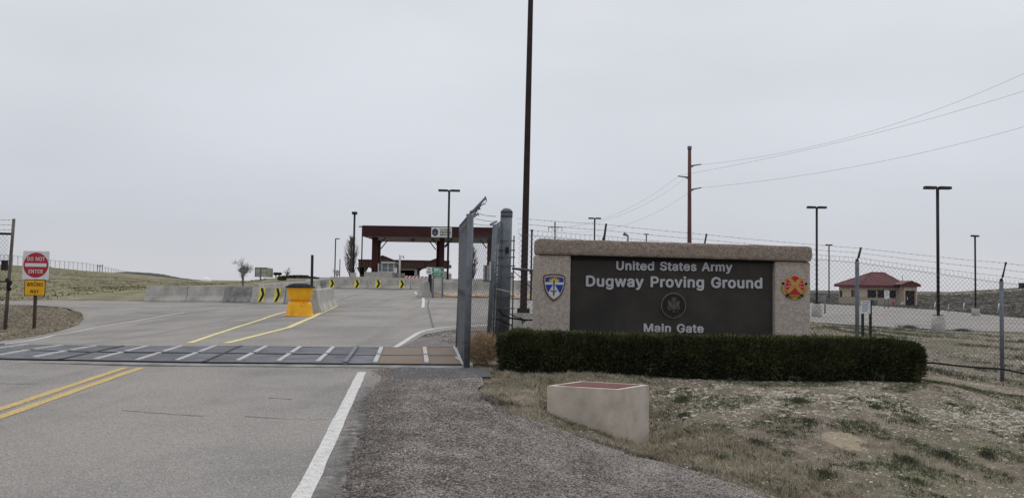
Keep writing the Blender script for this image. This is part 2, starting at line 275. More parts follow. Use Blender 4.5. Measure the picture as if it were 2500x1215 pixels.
# ------------------------------------------------------------------ mesh building
class MB:
    def __init__(s): s.v = []; s.f = []; s.m = []; s.mi = 0; s.sm = []
    def add(s, vs, fs, smooth=False):
        o = len(s.v); s.v += [tuple(v) for v in vs]; s.f += [tuple(o+i for i in f) for f in fs]; s.m += [s.mi]*len(fs); s.sm += [smooth]*len(fs); return s
    def box(s, x0, x1, y0, y1, z0, z1, top=None):
        vs = [(x0, y0, z0), (x1, y0, z0), (x1, y1, z0), (x0, y1, z0), (x0, y0, z1), (x1, y0, z1), (x1, y1, z1), (x0, y1, z1)]
        return s.add(vs, [(0, 3, 2, 1), (4, 5, 6, 7), (0, 1, 5, 4), (1, 2, 6, 5), (2, 3, 7, 6), (3, 0, 4, 7)])
    def tube(s, pts, r, n=6, cap=True):
        pts = [Vector(p) for p in pts]; rs = r if isinstance(r, (list, tuple)) else [r]*len(pts); vs = []; fs = []
        for i, p in enumerate(pts):
            t = (pts[min(i+1, len(pts)-1)]-pts[max(i-1, 0)])
            if t.length < 1e-9: t = Vector((0, 0, 1))
            t.normalize(); a = t.cross(Vector((0, 0, 1)) if abs(t.z) < .95 else Vector((1, 0, 0))).normalized(); b = t.cross(a)
            for k in range(n):
                an = 2*math.pi*k/n; vs.append(p + (a*math.cos(an)+b*math.sin(an))*rs[i])
        for i in range(len(pts)-1):
            for k in range(n):
                k2 = (k+1) % n; fs.append((i*n+k, (i+1)*n+k, (i+1)*n+k2, i*n+k2))
        if cap and n > 2: fs.append(tuple(range(n))); fs.append(tuple((len(pts)-1)*n+k for k in reversed(range(n))))
        return s.add(vs, fs, n > 5)
    def lathe(s, prof, n=32, sx=1, sy=1):
        vs = []; fs = []
        for (r, z) in prof:
            for k in range(n): a = 2*math.pi*k/n; vs.append((r*math.cos(a)*sx, r*math.sin(a)*sy, z))
        for i in range(len(prof)-1):
            for k in range(n):
                k2 = (k+1) % n; fs.append((i*n+k, i*n+k2, (i+1)*n+k2, (i+1)*n+k))
        fs.append(tuple(reversed(range(n)))); fs.append(tuple((len(prof)-1)*n+k for k in range(n)))
        return s.add(vs, fs, False)
    def plate(s, pts, y0, t=.004):
        """flat outline (x, z) facing -y with its face at y0 and thickness t"""
        if sum(pts[i-1][0]*pts[i][1]-pts[i][0]*pts[i-1][1] for i in range(len(pts))) < 0: pts = pts[::-1]
        n = len(pts); tri = tessellate_polygon([[Vector((p[0], p[1], 0)) for p in pts]])
        vs = [(p[0], y0, p[1]) for p in pts] + [(p[0], y0+t, p[1]) for p in pts]; fs = []
        for a in tri:
            A, B, C_ = [pts[i] for i in a]
            if (B[0]-A[0])*(C_[1]-A[1])-(C_[0]-A[0])*(B[1]-A[1]) < 0: a = (a[0], a[2], a[1])
            fs.append(tuple(a))
        for i in range(n): j = (i+1) % n; fs.append((i, i+n, j+n, j))
        return s.add(vs, fs)
    def prism(s, prof, y0, y1):
        """profile (x,z) extruded along y"""
        n = len(prof); vs = [(p[0], y0, p[1]) for p in prof]+[(p[0], y1, p[1]) for p in prof]
        fs = [(i, i+n, (i+1) % n+n, (i+1) % n) for i in range(n)] + [tuple(range(n)), tuple(range(2*n-1, n-1, -1))]
        return s.add(vs, fs)
    def build(s, name, mats, parent=None, world=False):
        me = bpy.data.meshes.new(name); vs = np.array(s.v, float).reshape(-1, 3)
        if world and parent is not None:
            mi = np.array(parent.matrix_basis.inverted()); vs = vs @ mi[:3, :3].T + mi[:3, 3]
        me.from_pydata(vs.tolist(), [], s.f)
        for m in (mats if isinstance(mats, (list, tuple)) else [mats]): me.materials.append(MT[m] if isinstance(m, str) else m)
        if len(me.materials) > 1: me.polygons.foreach_set('material_index', s.m)
        if any(s.sm): me.polygons.foreach_set('use_smooth', s.sm)
        me.update(); o = bpy.data.objects.new(name, me); COL.objects.link(o)
        if parent is not None: o.parent = parent
        return o
def tag(o, label=None, cat=None, group=None, kind=None):
    if label: o['label'] = label
    if cat: o['category'] = cat
    if group: o['group'] = group
    if kind: o['kind'] = kind
    return o
def thing(name, label, cat, loc, rz=0, group=None):
    o = bpy.data.objects.new(name, None); COL.objects.link(o); o.empty_display_size = .2
    o.matrix_basis = Matrix.Translation(Vector(loc)) @ Matrix.Rotation(rz, 4, 'Z')
    o.location = Vector(loc); o.rotation_euler = (0, 0, rz)
    return tag(o, label, cat, group)
def dup(root, loc, rz, label=None, group=None):
    r = root.copy(); COL.objects.link(r); r.location = Vector(loc); r.rotation_euler = (0, 0, rz)
    if label: r['label'] = label
    if group: r['group'] = group
    for ch in root.children:
        cc = ch.copy(); COL.objects.link(cc); cc.parent = r
        for g in ch.children: d = g.copy(); COL.objects.link(d); d.parent = cc
    return r
def bulk(name, V, Fc, m, parent=None, k=4):
    """numpy verts (n,3) and faces (m,k)"""
    me = bpy.data.meshes.new(name); me.vertices.add(len(V)); me.vertices.foreach_set('co', V.astype(np.float32).ravel())
    me.loops.add(Fc.size); me.loops.foreach_set('vertex_index', Fc.astype(np.int32).ravel())
    me.polygons.add(len(Fc)); me.polygons.foreach_set('loop_start', np.arange(0, Fc.size, Fc.shape[1], dtype=np.int32)); me.polygons.foreach_set('loop_total', np.full(len(Fc), Fc.shape[1], np.int32))
    me.update(calc_edges=True); me.validate(); me.materials.append(MT[m] if isinstance(m, str) else m)
    o = bpy.data.objects.new(name, me); COL.objects.link(o)
    if parent is not None: o.parent = parent
    return o
_tcache = {}
try:      # the sans face that ships inside Blender itself; the built-in one if it is not there
    _font = bpy.data.fonts.load(bpy.utils.system_resource('DATAFILES', path='fonts')+'/Inter.woff2')
except Exception: _font = None
def text_mesh(s, bold=0):
    """outlines of the word -> clean triangles (non-zero winding, so overlapping strokes are one shape)"""
    cu = bpy.data.curves.new('text', 'FONT'); cu.body = s
    if _font: cu.font = _font
    cu.size = 1; cu.space_word = 1.35; cu.space_character = 1.06; cu.resolution_u = 4; cu.fill_mode = 'NONE'
    o = bpy.data.objects.new('text', cu); COL.objects.link(o); dg = bpy.context.evaluated_depsgraph_get()
    me = bpy.data.meshes.new_from_object(o.evaluated_get(dg)); V = [v.co[:2] for v in me.vertices]; E = [tuple(x.vertices) for x in me.edges]
    bpy.data.objects.remove(o); bpy.data.curves.remove(cu); bpy.data.meshes.remove(me)
    vo, eo, fo = delaunay_2d_cdt([Vector(v) for v in V], E, [], 0, 1e-5)[:3]
    A = np.array([V[i] for i, j in E]); B = np.array([V[j] for i, j in E]); vo = np.array([v[:] for v in vo]); Fs = []
    for f in fo:
        cx, cy = vo[list(f)].mean(0); up = (A[:, 1] <= cy) & (B[:, 1] > cy); dn = (A[:, 1] > cy) & (B[:, 1] <= cy)
        cr = (B[:, 0]-A[:, 0])*(cy-A[:, 1])-(cx-A[:, 0])*(B[:, 1]-A[:, 1])
        if int((up & (cr > 0)).sum()) - int((dn & (cr < 0)).sum()) != 0: Fs.append(tuple(f))
    return np.hstack([vo, np.zeros((len(vo), 1))]), Fs
def text_into(mb, s, x0, x1, z0, z1, y0, t=.003, bold=.012, ref=None, warp=None):
    """text fitted so that its ink spans x0..x1 and its capitals z0..z1, facing -y; the strokes get their weight from copies set side by side, each a hair deeper"""
    w = (bold+.012)
    if s not in _tcache: _tcache[s] = text_mesh(s)
    V, Fs = _tcache[s]
    if 'H' not in _tcache: _tcache['H'] = text_mesh('H')
    H = _tcache['H'][0]; zl, zh = H[:, 1].min()-w, H[:, 1].max()+w; xl, xh = V[:, 0].min()-w, V[:, 0].max()+w
    ks = [(0, 0)]+[(math.cos(k*math.pi/4)*w, math.sin(k*math.pi/4)*w) for k in range(8)]
    for j, (dx, dz) in enumerate(ks):
        X = x0+(V[:, 0]+dx-xl)/(xh-xl)*(x1-x0); Z = z0+(V[:, 1]+dz-zl)/(zh-zl)*(z1-z0); ya = y0+.0002*j*max(1, abs(z1-z0)*6)
        if warp: X, Z = warp(X, Z)
        n = len(V); vs = [(X[i], ya, Z[i]) for i in range(n)]+[(X[i], y0+t, Z[i]) for i in range(n)]; fs = []; ed = set()
        for f in Fs:
            ar = sum(X[f[i-1]]*Z[f[i]]-X[f[i]]*Z[f[i-1]] for i in range(len(f)))
            if ar < 0: f = f[::-1]
            fs.append(tuple(f))
            for i in range(len(f)): ed.add((f[i-1], f[i]))
        for (p, q) in ed:
            if (q, p) not in ed: fs.append((p, p+n, q+n, q))
        mb.add(vs, fs)
    return mb
def split_letters(mb):
    """islands of a line of text grouped by overlap in x -> one MB per letter"""
    n = len(mb.v); par = list(range(n))
    def fd(a):
        while par[a] != a: par[a] = par[par[a]]; a = par[a]
        return a
    for f in mb.f:
        for i in f[1:]: par[fd(i)] = fd(f[0])
    comp = {}
    for i in range(n): comp.setdefault(fd(i), []).append(i)
    iv = sorted([(min(mb.v[i][0] for i in ix), max(mb.v[i][0] for i in ix), ix) for ix in comp.values()], key=lambda a: a[0])
    out = []
    for a, b, ix in iv:
        if out and a < out[-1][1] - .3*min(b-a, out[-1][1]-out[-1][0]): out[-1][1] = max(out[-1][1], b); out[-1][2] += ix
        else: out.append([a, b, list(ix)])
    res = []
    for a, b, ix in out:
        mpn = {o: k for k, o in enumerate(ix)}; q = MB(); q.v = [mb.v[i] for i in ix]; q.f = [tuple(mpn[i] for i in f) for f in mb.f if f[0] in mpn]; q.m = [0]*len(q.f); q.sm = [False]*len(q.f); res.append(q)
    return res
def inpoly(x, y, poly):
    x = np.asarray(x); y = np.asarray(y); r = np.zeros(x.shape, bool); n = len(poly)
    for i in range(n):
        x0, y0 = poly[i-1][:2]; x1, y1 = poly[i][:2]
        if y0 == y1: continue
        r ^= ((y0 > y) != (y1 > y)) & (x < (x1-x0)*(y-y0)/(y1-y0)+x0)
    return r
def dense(poly, frac=.03):
    out = []
    for i in range(len(poly)):
        a = Vector(poly[i-1][:2]); b = Vector(poly[i][:2]); st = max(.15, frac*min(a.length, b.length)); k = max(1, int((b-a).length/st))
        out += [tuple(a.lerp(b, j/k)) for j in range(k)]
    return out
def zoff(x, y, lvl): r = math.hypot(x, y); return .006 + lvl*(.0025+.00012*r)
def sheet(name, poly, m, lvl=0, frac=.035, jit=0, label=None, kind='structure', extra=0, surf=None):
    surf = surf or gz
    P = dense(poly, frac)
    if jit:
        P = [(x+random.uniform(-1, 1)*jit*max(1, math.hypot(x, y)*.06), y+random.uniform(-1, 1)*jit*max(1, math.hypot(x, y)*.06)) for x, y in P]
    xs = [p[0] for p in P]; ys = [p[1] for p in P]; pts = []
    ths = [math.atan2(x, y) for x, y in P]; rs = [math.hypot(x, y) for x, y in P]
    r = max(min(rs), .6)
    while r < max(rs):
        t = min(ths)
        while t < max(ths): pts.append((r*math.sin(t+random.uniform(-.2, .2)*frac), r*math.cos(t+random.uniform(-.2, .2)*frac))); t += frac
        r *= 1+frac
    if pts:
        A = np.array(pts); A = A[inpoly(A[:, 0], A[:, 1], P)]; pts = [tuple(a) for a in A]
    n = len(P); co = [Vector(p) for p in P]+[Vector(p) for p in pts]
    vo, eo, fo = delaunay_2d_cdt(co, [(i, (i+1) % n) for i in range(n)], [], 0, 1e-5)[:3]
    V = np.array([v[:] for v in vo]); z = surf(V[:, 0], V[:, 1])
    cen = np.array([V[list(f)].mean(0) for f in fo]); ok = inpoly(cen[:, 0], cen[:, 1], P)
    mb = MB(); mb.v = [(V[i, 0], V[i, 1], z[i]+zoff(V[i, 0], V[i, 1], lvl)+extra) for i in range(len(V))]
    for f, k in zip(fo, ok):
        if not k: continue
        f = tuple(f); a, b, c_ = V[f[0]], V[f[1]], V[f[2]]
        if (b[0]-a[0])*(c_[1]-a[1])-(c_[0]-a[0])*(b[1]-a[1]) < 0: f = f[::-1]
        mb.f.append(f)
    mb.m = [0]*len(mb.f); mb.sm = [True]*len(mb.f)
    o = mb.build(name, m); return tag(o, label, kind=kind)
def strip(name, px, width, m, lvl=1.2, label=None, world=False, wpx=False):
    """painted line: photo polyline (or world polyline) -> ribbon lying on the ground"""
    P = [Vector(p) for p in px] if world else Us(px); P = [Vector((p[0], p[1])) for p in P]
    Q = []
    for i in range(len(P)-1):
        k = max(1, int((P[i+1]-P[i]).length/max(.3, .02*P[i].length)))
        Q += [P[i].lerp(P[i+1], j/k) for j in range(k)]
    Q.append(P[-1]); mb = MB()
    for i, q in enumerate(Q):
        t = (Q[min(i+1, len(Q)-1)]-Q[max(i-1, 0)]).normalized(); nrm = Vector((t.y, -t.x)); w = width/2
        for k in (-1, -.33, .33, 1):
            e = q+nrm*w*k + (nrm*random.uniform(-.006, .006) if abs(k) == 1 else Vector((0, 0)))
            mb.v.append((e.x, e.y, gz(e.x, e.y)+zoff(e.x, e.y, lvl)))
        if i:
            for k in range(3): a = (i-1)*4+k; mb.f.append((a, a+1, a+5, a+4))
    mb.m = [0]*len(mb.f); mb.sm = [True]*len(mb.f)
    return tag(mb.build(name, m), label, kind='structure')
# ================================================================== SETTING
def XY(pts): return [(p.x, p.y) for p in Us(pts)]
road_poly = [(.15, -3), (-.93, 5.3), (-1.83, 12.2), (-1.95, 13.2), (-2.2, 15.6)]
road_poly += XY([(985, 845), (1040, 816), (1110, 804), (1200, 799), (1330, 795), (1600, 792), (1990, 787), (2300, 804), (2500, 811), (2800, 832), (3100, 850), (3100, 815), (2800, 795), (2500, 777), (2300, 757), (2140, 746), (1980, 739), (1600, 738), (1300, 733), (1120, 728), (1060, 727), (1050, 716)])
road_poly += [tuple(G(1180, 60).xy), tuple(G(1220, 110).xy), tuple(G(760, 110).xy), tuple(G(740, 75).xy), tuple(G(690, 62).xy), tuple(G(640, 50).xy), tuple(G(600, 42.5).xy)]
road_poly += XY([(362, 736), (250, 734), (100, 734), (-200, 734), (-200, 742), (0, 743), (100, 746), (160, 751), (198, 764), (205, 778), (192, 793), (130, 812), (0, 833)])
road_poly += [(-10.6, 15.5), (-9.6, 8), (-8.6, -3)]
guard_poly = [(-.55, 12.68), (-.95, 15.55), (-11.5, 15.7), (-11, 12.75)]
grav = [(.0, -3), (-1.0, 4.0), (-1.06, 5.3), (-1.25, 6.6), (-1.36, 8.0), (-1.62, 9.5), (-1.72, 11), (-1.90, 12.2), (-1.85, 12.6), (-.9, 12.6)] + XY([(1180, 925), (1165, 950), (1200, 1000), (1335, 1042), (1470, 1088), (1620, 1132), (1760, 1176), (1880, 1212)]) + [(2.6, 5), (3.2, 2), (3, -3)]
# ground: one sheet to the horizon, on a grid that widens with distance
th = np.concatenate([np.linspace(-math.pi, -.85, 40, endpoint=False), np.linspace(-.85, .85, 520), np.linspace(.85, math.pi, 40)[1:]])
rr = np.concatenate([[.3, 1, 2], np.geomspace(2.6, 40, 260), np.geomspace(41, 600, 150), np.geomspace(640, 9000, 30)])
TH, RR = np.meshgrid(th, rr); gx = RR*np.sin(TH); gy = RR*np.cos(TH); gg = gz(gx, gy)
ins = inpoly(gx, gy, road_poly) | inpoly(gx, gy, guard_poly)
from mathutils import noise as MN
gin = inpoly(gx, gy, grav)
gg = np.where(ins, gg-(.03+.0015*RR), gg+relief(gx, gy)*(RR < 900)-np.where(gin, .05, 0))
nr, ncol = gg.shape; V = np.stack([gx, gy, gg], -1).reshape(-1, 3)
I = np.arange(nr*ncol).reshape(nr, ncol); Fc = np.stack([I[:-1, :-1], I[:-1, 1:], I[1:, 1:], I[1:, :-1]], -1).reshape(-1, 4)[:, ::-1]
# ground material: soil, pale stone scatter, green and straw patches; greyer sage flats to the right and far away
gm = bpy.data.materials.new('desert_ground'); gm.use_nodes = True; t = gm.node_tree; bs = t.nodes['Principled BSDF']; n_ = t.nodes.new; l_ = t.links.new
tcn = n_('ShaderNodeTexCoord'); P_ = tcn.outputs['Object']
def nzr(scale, lo, hi, cs, det=6, rough=.6, src=P_):
    a = n_('ShaderNodeTexNoise'); a.inputs['Scale'].default_value = scale; a.inputs['Detail'].default_value = det; a.inputs['Roughness'].default_value = rough; l_(src, a.inputs['Vector'])
    r = n_('ShaderNodeValToRGB'); l_(a.outputs[0], r.inputs[0]); el = r.color_ramp.elements; el[0].position = lo; el[1].position = hi
    el[0].color = cs[0]+(1,); el[1].color = cs[-1]+(1,)
    for i, cc in enumerate(cs[1:-1]): q = el.new(lo+(hi-lo)*(i+1)/(len(cs)-1)); q.color = cc+(1,)
    return r.outputs[0]
def mixc(fac, a, b, bt='MIX'):
    m = n_('ShaderNodeMix'); m.data_type = 'RGBA'; m.blend_type = bt
    (l_(fac, m.inputs[0]) if not isinstance(fac, float) else setattr(m.inputs[0], 'default_value', fac))
    for s, v in ((6, a), (7, b)):
        if isinstance(v, tuple): m.inputs[s].default_value = v+(1,)
        else: l_(v, m.inputs[s])
    return m.outputs[2]
def mrange(src, a, b, c0=0., c1=1.):
    m = n_('ShaderNodeMapRange'); l_(src, m.inputs[0]); m.inputs[1].default_value = a; m.inputs[2].default_value = b; m.inputs[3].default_value = c0; m.inputs[4].default_value = c1; return m.outputs[0]
def mth(op, a, b=None):
    m = n_('ShaderNodeMath'); m.operation = op; l_(a, m.inputs[0])
    if b is not None: (l_(b, m.inputs[1]) if not isinstance(b, float) else setattr(m.inputs[1], 'default_value', b))
    return m.outputs[0]
soil = nzr(7, .3, .7, [(.095, .074, .058), (.165, .135, .108), (.25, .21, .17)], 8, .7)
tan = nzr(4.2, .33, .67, [(.15, .12, .085), (.25, .21, .15), (.34, .295, .22)], 8, .75)
green = nzr(5, .3, .7, [(.06, .068, .033), (.10, .108, .055), (.155, .15, .09)], 8, .75)
f1 = nzr(.9, .48, .66, [(0, 0, 0), (1, 1, 1)], 7, .7); f2 = nzr(.55, .50, .60, [(0, 0, 0), (1, 1, 1)], 7, .7)
col = mixc(f1, soil, tan); 
mpn = n_('ShaderNodeMapping'); mpn.inputs['Location'].default_value = (31, 7, 0); l_(P_, mpn.inputs[0])
f3 = nzr(.8, .47, .60, [(0, 0, 0), (.62, .62, .62)], 7, .7, mpn.outputs[0])
col = mixc(f3, col, green)
sx = n_('ShaderNodeSeparateXYZ'); l_(P_, sx.inputs[0])
dst = n_('ShaderNodeVectorMath'); dst.operation = 'LENGTH'; l_(P_, dst.inputs[0])
# the sage flat lies east of the gate house and all around in the distance
ratio = mth('DIVIDE', sx.outputs[0], sx.outputs[1])
sageE = mth('MULTIPLY', mrange(ratio, .30, .36), mrange(sx.outputs[1], 58., 66.)); sage = mth('MAXIMUM', sageE, mrange(dst.outputs['Value'], 500., 900.))
sg = nzr(.22, .35, .65, [(.065, .06, .053), (.10, .092, .08), (.15, .135, .11)], 8, .8); sg = mixc(nzr(1.6, .55, .62, [(0, 0, 0), (1, 1, 1)], 6, .7), sg, (.05, .047, .04))
col = mixc(sage, col, sg)
# pale band of cut rock on the low rise to the east
mps = n_('ShaderNodeMapping'); mps.inputs['Scale'].default_value = (.02, .10, 1); l_(P_, mps.inputs[0])
band = mth('MULTIPLY', mth('MULTIPLY', sageE, mth('MULTIPLY', mrange(sx.outputs[1], 205., 212.), mrange(sx.outputs[1], 262., 255.))), nzr(2.0, .42, .5, [(0, 0, 0), (1, 1, 1)], 6, .7, mps.outputs[0]))
col = mixc(band, col, (.34, .29, .22))
# stony west slope
west = mth('MULTIPLY', mrange(ratio, -.25, -.3), mrange(sx.outputs[1], 40., 46.))
ws = nzr(.55, .36, .62, [(.095, .09, .052), (.205, .18, .115), (.38, .335, .24)], 9, .8); ws = mixc(nzr(.11, .45, .6, [(0, 0, 0), (.75, .75, .75)], 6, .7), ws, (.155, .155, .075))
col = mixc(west, col, ws)
# pale pebbles
for sc_, th_, cc in ((55, .10, (.34, .305, .25)), (60, .14, (.07, .058, .047))):
    vo = n_('ShaderNodeTexVoronoi'); vo.inputs['Scale'].default_value = sc_; l_(P_, vo.inputs['Vector']); cr = n_('ShaderNodeSeparateColor'); l_(vo.outputs['Color'], cr.inputs[0])
    lt = mth('LESS_THAN', cr.outputs[0], th_); lt2 = mth('MULTIPLY', lt, mth('LESS_THAN', vo.outputs['Distance'], .42)); col = mixc(lt2, col, cc)
# one bare patch of pale earth
pc_ = Us([(2066, 1075)])[0]; sb = n_('ShaderNodeVectorMath'); sb.operation = 'SUBTRACT'; l_(P_, sb.inputs[0]); sb.inputs[1].default_value = (pc_.x, pc_.y, 0)
sb2 = n_('ShaderNodeVectorMath'); sb2.operation = 'MULTIPLY'; l_(sb.outputs[0], sb2.inputs[0]); sb2.inputs[1].default_value = (1/.27, 1/.30, 0); ln_ = n_('ShaderNodeVectorMath'); ln_.operation = 'LENGTH'; l_(sb2.outputs[0], ln_.inputs[0])
en = n_('ShaderNodeTexNoise'); en.inputs['Scale'].default_value = 5; en.inputs['Detail'].default_value = 8; l_(P_, en.inputs['Vector'])
col = mixc(mrange(mth('ADD', ln_.outputs['Value'], en.outputs[0]), 1.52, 1.38), col, nzr(14, .3, .7, [(.24, .195, .135), (.34, .285, .205)]))
l_(col, bs.inputs['Base Color']); bs.inputs['Roughness'].default_value = 1; bs.inputs['Specular IOR Level'].default_value = .1
nb = n_('ShaderNodeTexNoise'); nb.inputs['Scale'].default_value = 22; nb.inputs['Detail'].default_value = 8; l_(P_, nb.inputs['Vector'])
bp = n_('ShaderNodeBump'); bp.inputs['Strength'].default_value = .9; bp.inputs['Distance'].default_value = .03; l_(nb.outputs[0], bp.inputs['Height']); l_(bp.outputs[0], bs.inputs['Normal'])
MT['ground'] = gm
g = bulk('ground', V, Fc, 'ground'); g['kind'] = 'structure'
g.data.polygons.foreach_set('use_smooth', [True]*len(g.data.polygons))
# asphalt
sheet('road', road_poly, 'asphalt', 0, .03)
# gravel shoulder right of the road
MT['gravel'] = mat('gravel_bed', [(.14, .124, .112), (.205, .184, .168), (.275, .25, .23)], 55, 1, 1, 60, lo=.3, hi=.7, cols2=[(.80, .78, .77), (1, 1, 1), (1.12, 1.10, 1.07)], scale2=.9,
                   speck=[(60, (.055, .048, .045), .16), (55, (.30, .275, .25), .12)])
edge_stain(MT['gravel'], True)
sheet('gravel_shoulder', grav, 'gravel', 1, .03, jit=.06, extra=.004)
sheet('fresh_asphalt_patch', XY([(952, 902), (1060, 897), (1140, 897), (1195, 905), (1198, 921), (1130, 926), (960, 923)]), 'asphalt_dark', 2, .02, jit=.03, extra=.003)
# crumbled dark edge of the asphalt
sheet('gravel_verge', XY([(965, 851), (990, 842), (1042, 817), (1110, 806), (1190, 801), (1300, 798), (1300, 840), (1200, 850), (1115, 852), (1000, 851)]), 'gravel', 1, .02, jit=.02)
# paint
def run(p0, p1, back):
    q0, q1 = Us([p0, p1]); dd = (q0-q1).normalized(); return [tuple(q0+dd*back), tuple(q0), tuple(q1)]
strip('edge_line', run((738, 1212), (884, 909), 5.5), .125, 'white_paint', world=True, label='white edge line on the near road')
strip('centre_line', run((0, 1000), (306, 898), 9), .11, 'yellow_paint', world=True, label='left stripe of the double yellow line')
strip('centre_line', run((0, 1019), (346, 898), 9), .12, 'yellow_paint', world=True, label='right stripe of the double yellow line')
strip('edge_line', [(-40, 850), (30, 838), (130, 819), (232, 800), (330, 784), (450, 764)], .1, 'white_paint', label='white edge line beyond the cattle guard, left')
strip('edge_line', [(962, 850), (990, 833), (1018, 815), (1035, 808), (1060, 803), (1110, 798), (1190, 794)], .12, 'white_paint', label='white edge line curving right beyond the cattle guard')
strip('island_line', [(462, 838), (520, 818), (578, 799), (640, 780), (700, 761)], .13, 'pale_yellow_paint', label='left yellow line of the island')
strip('island_line', [(552, 838), (640, 816), (704, 800), (765, 774), (800, 757), (822, 746), (800, 743)], .15, 'pale_yellow_paint', label='right yellow line round the island')
strip('lane_dash', [(1032, 751), (1034, 738), (1033, 727)], .13, 'white_paint', label='white dash near the barrier end')
strip('lane_dash', [(1013, 713), (1018, 718), (1023, 725)], .14, 'white_paint', label='white dash left of the barrier end')
# cracks and seams in the asphalt
def crack(pts, w):
    P = Us(pts); Q = []
    for i in range(len(P)-1):
        k = max(2, int((P[i+1]-P[i]).length/.12)); Q += [P[i].lerp(P[i+1], j/k)+Vector((random.uniform(-.012, .012), random.uniform(-.03, .03), 0)) for j in range(k)]
    strip('road_crack', [tuple(q) for q in Q], w, 'crack', lvl=.7, world=True)
crack([(658, 972), (740, 976)], .016); crack([(600, 1018), (700, 1024), (832, 1026)], .014); crack([(300, 1003), (420, 1012), (520, 1018)], .014)
crack([(330, 762), (440, 768), (560, 752), (690, 748)], .06); crack([(230, 795), (360, 776), (445, 766)], .05); crack([(1048, 730), (1044, 748), (1050, 770), (1058, 800)], .05)
crack([(830, 733), (900, 714)], .07); crack([(0, 937), (120, 938)], .02); crack([(800, 715), (870, 708)], .09)
# distant land
def hill(name, prof, D, depth, label):
    mb = MB(); n = len(prof); rows = 7
    for k in range(rows):
        a = k/(rows-1)*math.pi
        for (px, py) in prof:
            top = W(px, py, D); base = -14; h = (top.z-base)
            f = math.sin(a)**.7; x = top.x*(1 + (1-math.cos(a))/2*depth/D); y = D + (1-math.cos(a))/2*depth
            mb.v.append((x, y-depth*.5, base + h*f + (random.uniform(-.02, .02)*h if 0 < k < rows-1 else 0)))
    for k in range(rows-1):
        for i in range(n-1): a = k*n+i; mb.f.append((a, a+1, a+n+1, a+n))
    mb.m = [0]*len(mb.f); mb.sm = [True]*len(mb.f)
    return tag(mb.build(name, 'far_hill'), label, kind='structure')
def subd(pr, k=6): return [(pr[i][0]+(pr[i+1][0]-pr[i][0])*j/k, pr[i][1]+(pr[i+1][1]-pr[i][1])*j/k+random.uniform(-.25, .25)) for i in range(len(pr)-1) for j in range(k)]+[pr[-1]]
hill('mesa', subd([(340, 692), (368, 673), (385, 667), (420, 665), (470, 667), (500, 671), (535, 679), (570, 684), (605, 688), (640, 694)]), 2600, 700, 'dark flat topped mesa on the left horizon')
hill('knoll', subd([(150, 662), (168, 656), (185, 652), (198, 652), (212, 657), (225, 664)]), 1400, 200, 'small dark knoll behind the left slope')
hill('ridge', subd([(1950, 712), (2000, 706), (2040, 707), (2120, 712), (2190, 712), (2250, 711), (2330, 712), (2420, 710), (2560, 712)]), 2200, 500, 'low dark ridge on the right horizon')

# ================================================================== CATTLE GUARD
gd = thing('cattle_guard', 'long steel cattle guard grid set across the road', 'cattle guard', (-5, 14, .012*14))
def gp(X, s): return (X - .12*(s*2.8), 12.8+s*2.8)                  # X along the front edge, s 0..1 front to back
def slab(mb, X0, X1, s0, s1, z0, z1):
    P = [gp(X0, s0), gp(X1, s0), gp(X1, s1), gp(X0, s1)]; hz_ = [gz(p[0], p[1])+.012 for p in P]; b = [(p[0], p[1], h+z0) for p, h in zip(P, hz_)]; t = [(p[0], p[1], h+z1) for p, h in zip(P, hz_)]
    mb.add(b+t, [(0, 3, 2, 1), (4, 5, 6, 7), (0, 1, 5, 4), (1, 2, 6, 5), (2, 3, 7, 6), (3, 0, 4, 7)])
X_ = lambda px: (px-1250)/2000*12.8
joints = [X_(-560), X_(-200), X_(154), X_(504), X_(849), X_(1137)]
for mi in range(5):
    a, b = joints[mi], joints[mi+1]
    fr = (.23, .52, .80) if mi < 4 else (.25, .69)
    ed = [0]+list(fr)+[1]
    for row, (s0, s1) in enumerate(((.03, .485), (.515, .97))):
        for i in range(len(ed)-1):
            q = MB(); slab(q, a+(b-a)*ed[i]+.02, a+(b-a)*ed[i+1]-.02, s0, s1, -.05, .022+random.uniform(-.004, .004))
            rusty = mi == 4 and i > 0
            o = q.build('plate', 'plate_rust' if rusty else 'plate', gd, True)
            if rusty: o['label'] = 'rust stained plate'
        for f in fr:
            xx = a+(b-a)*f; q = MB(); slab(q, xx-.035, xx+.035, s0+.02, s1-.02, .0, .047); q.build('bar', 'bar', gd, True)
    q = MB(); slab(q, b-.03, b+.03, .0, 1, -.03, .058 if mi == 3 else .035); q.build('joint', 'black_metal' if mi < 3 else ('bar' if mi == 4 else 'galv'), gd, True)
for ja, jb in zip(joints[:-1], joints[1:]):
    q = MB(); slab(q, ja+.031, jb-.031, .49, .51, -.03, .032); q.build('seam_strip', 'black_metal' if ja < -4 else 'galv', gd, True)
    for s in (.0, .975):
        q = MB(); slab(q, ja+.031, jb-.031, s+.006, s+.02, -.08, .026); q.build('frame', 'black_metal' if s == 0 else 'galv', gd, True)
    q = MB(); slab(q, ja+.001, jb-.001, -.115, -.005, -.1, .006); q.build('concrete_apron', 'concrete_old', gd, True)
q = MB(); slab(q, joints[-1]+.05, joints[-1]+.14, -.02, 1.0, -.12, .022); q.build('kerb', 'bar', gd, True)
q = MB(); slab(q, joints[0]-.3, joints[-1]+.03, .0, 1, -.3, -.06); q.build('pit_base', 'black', gd, True)

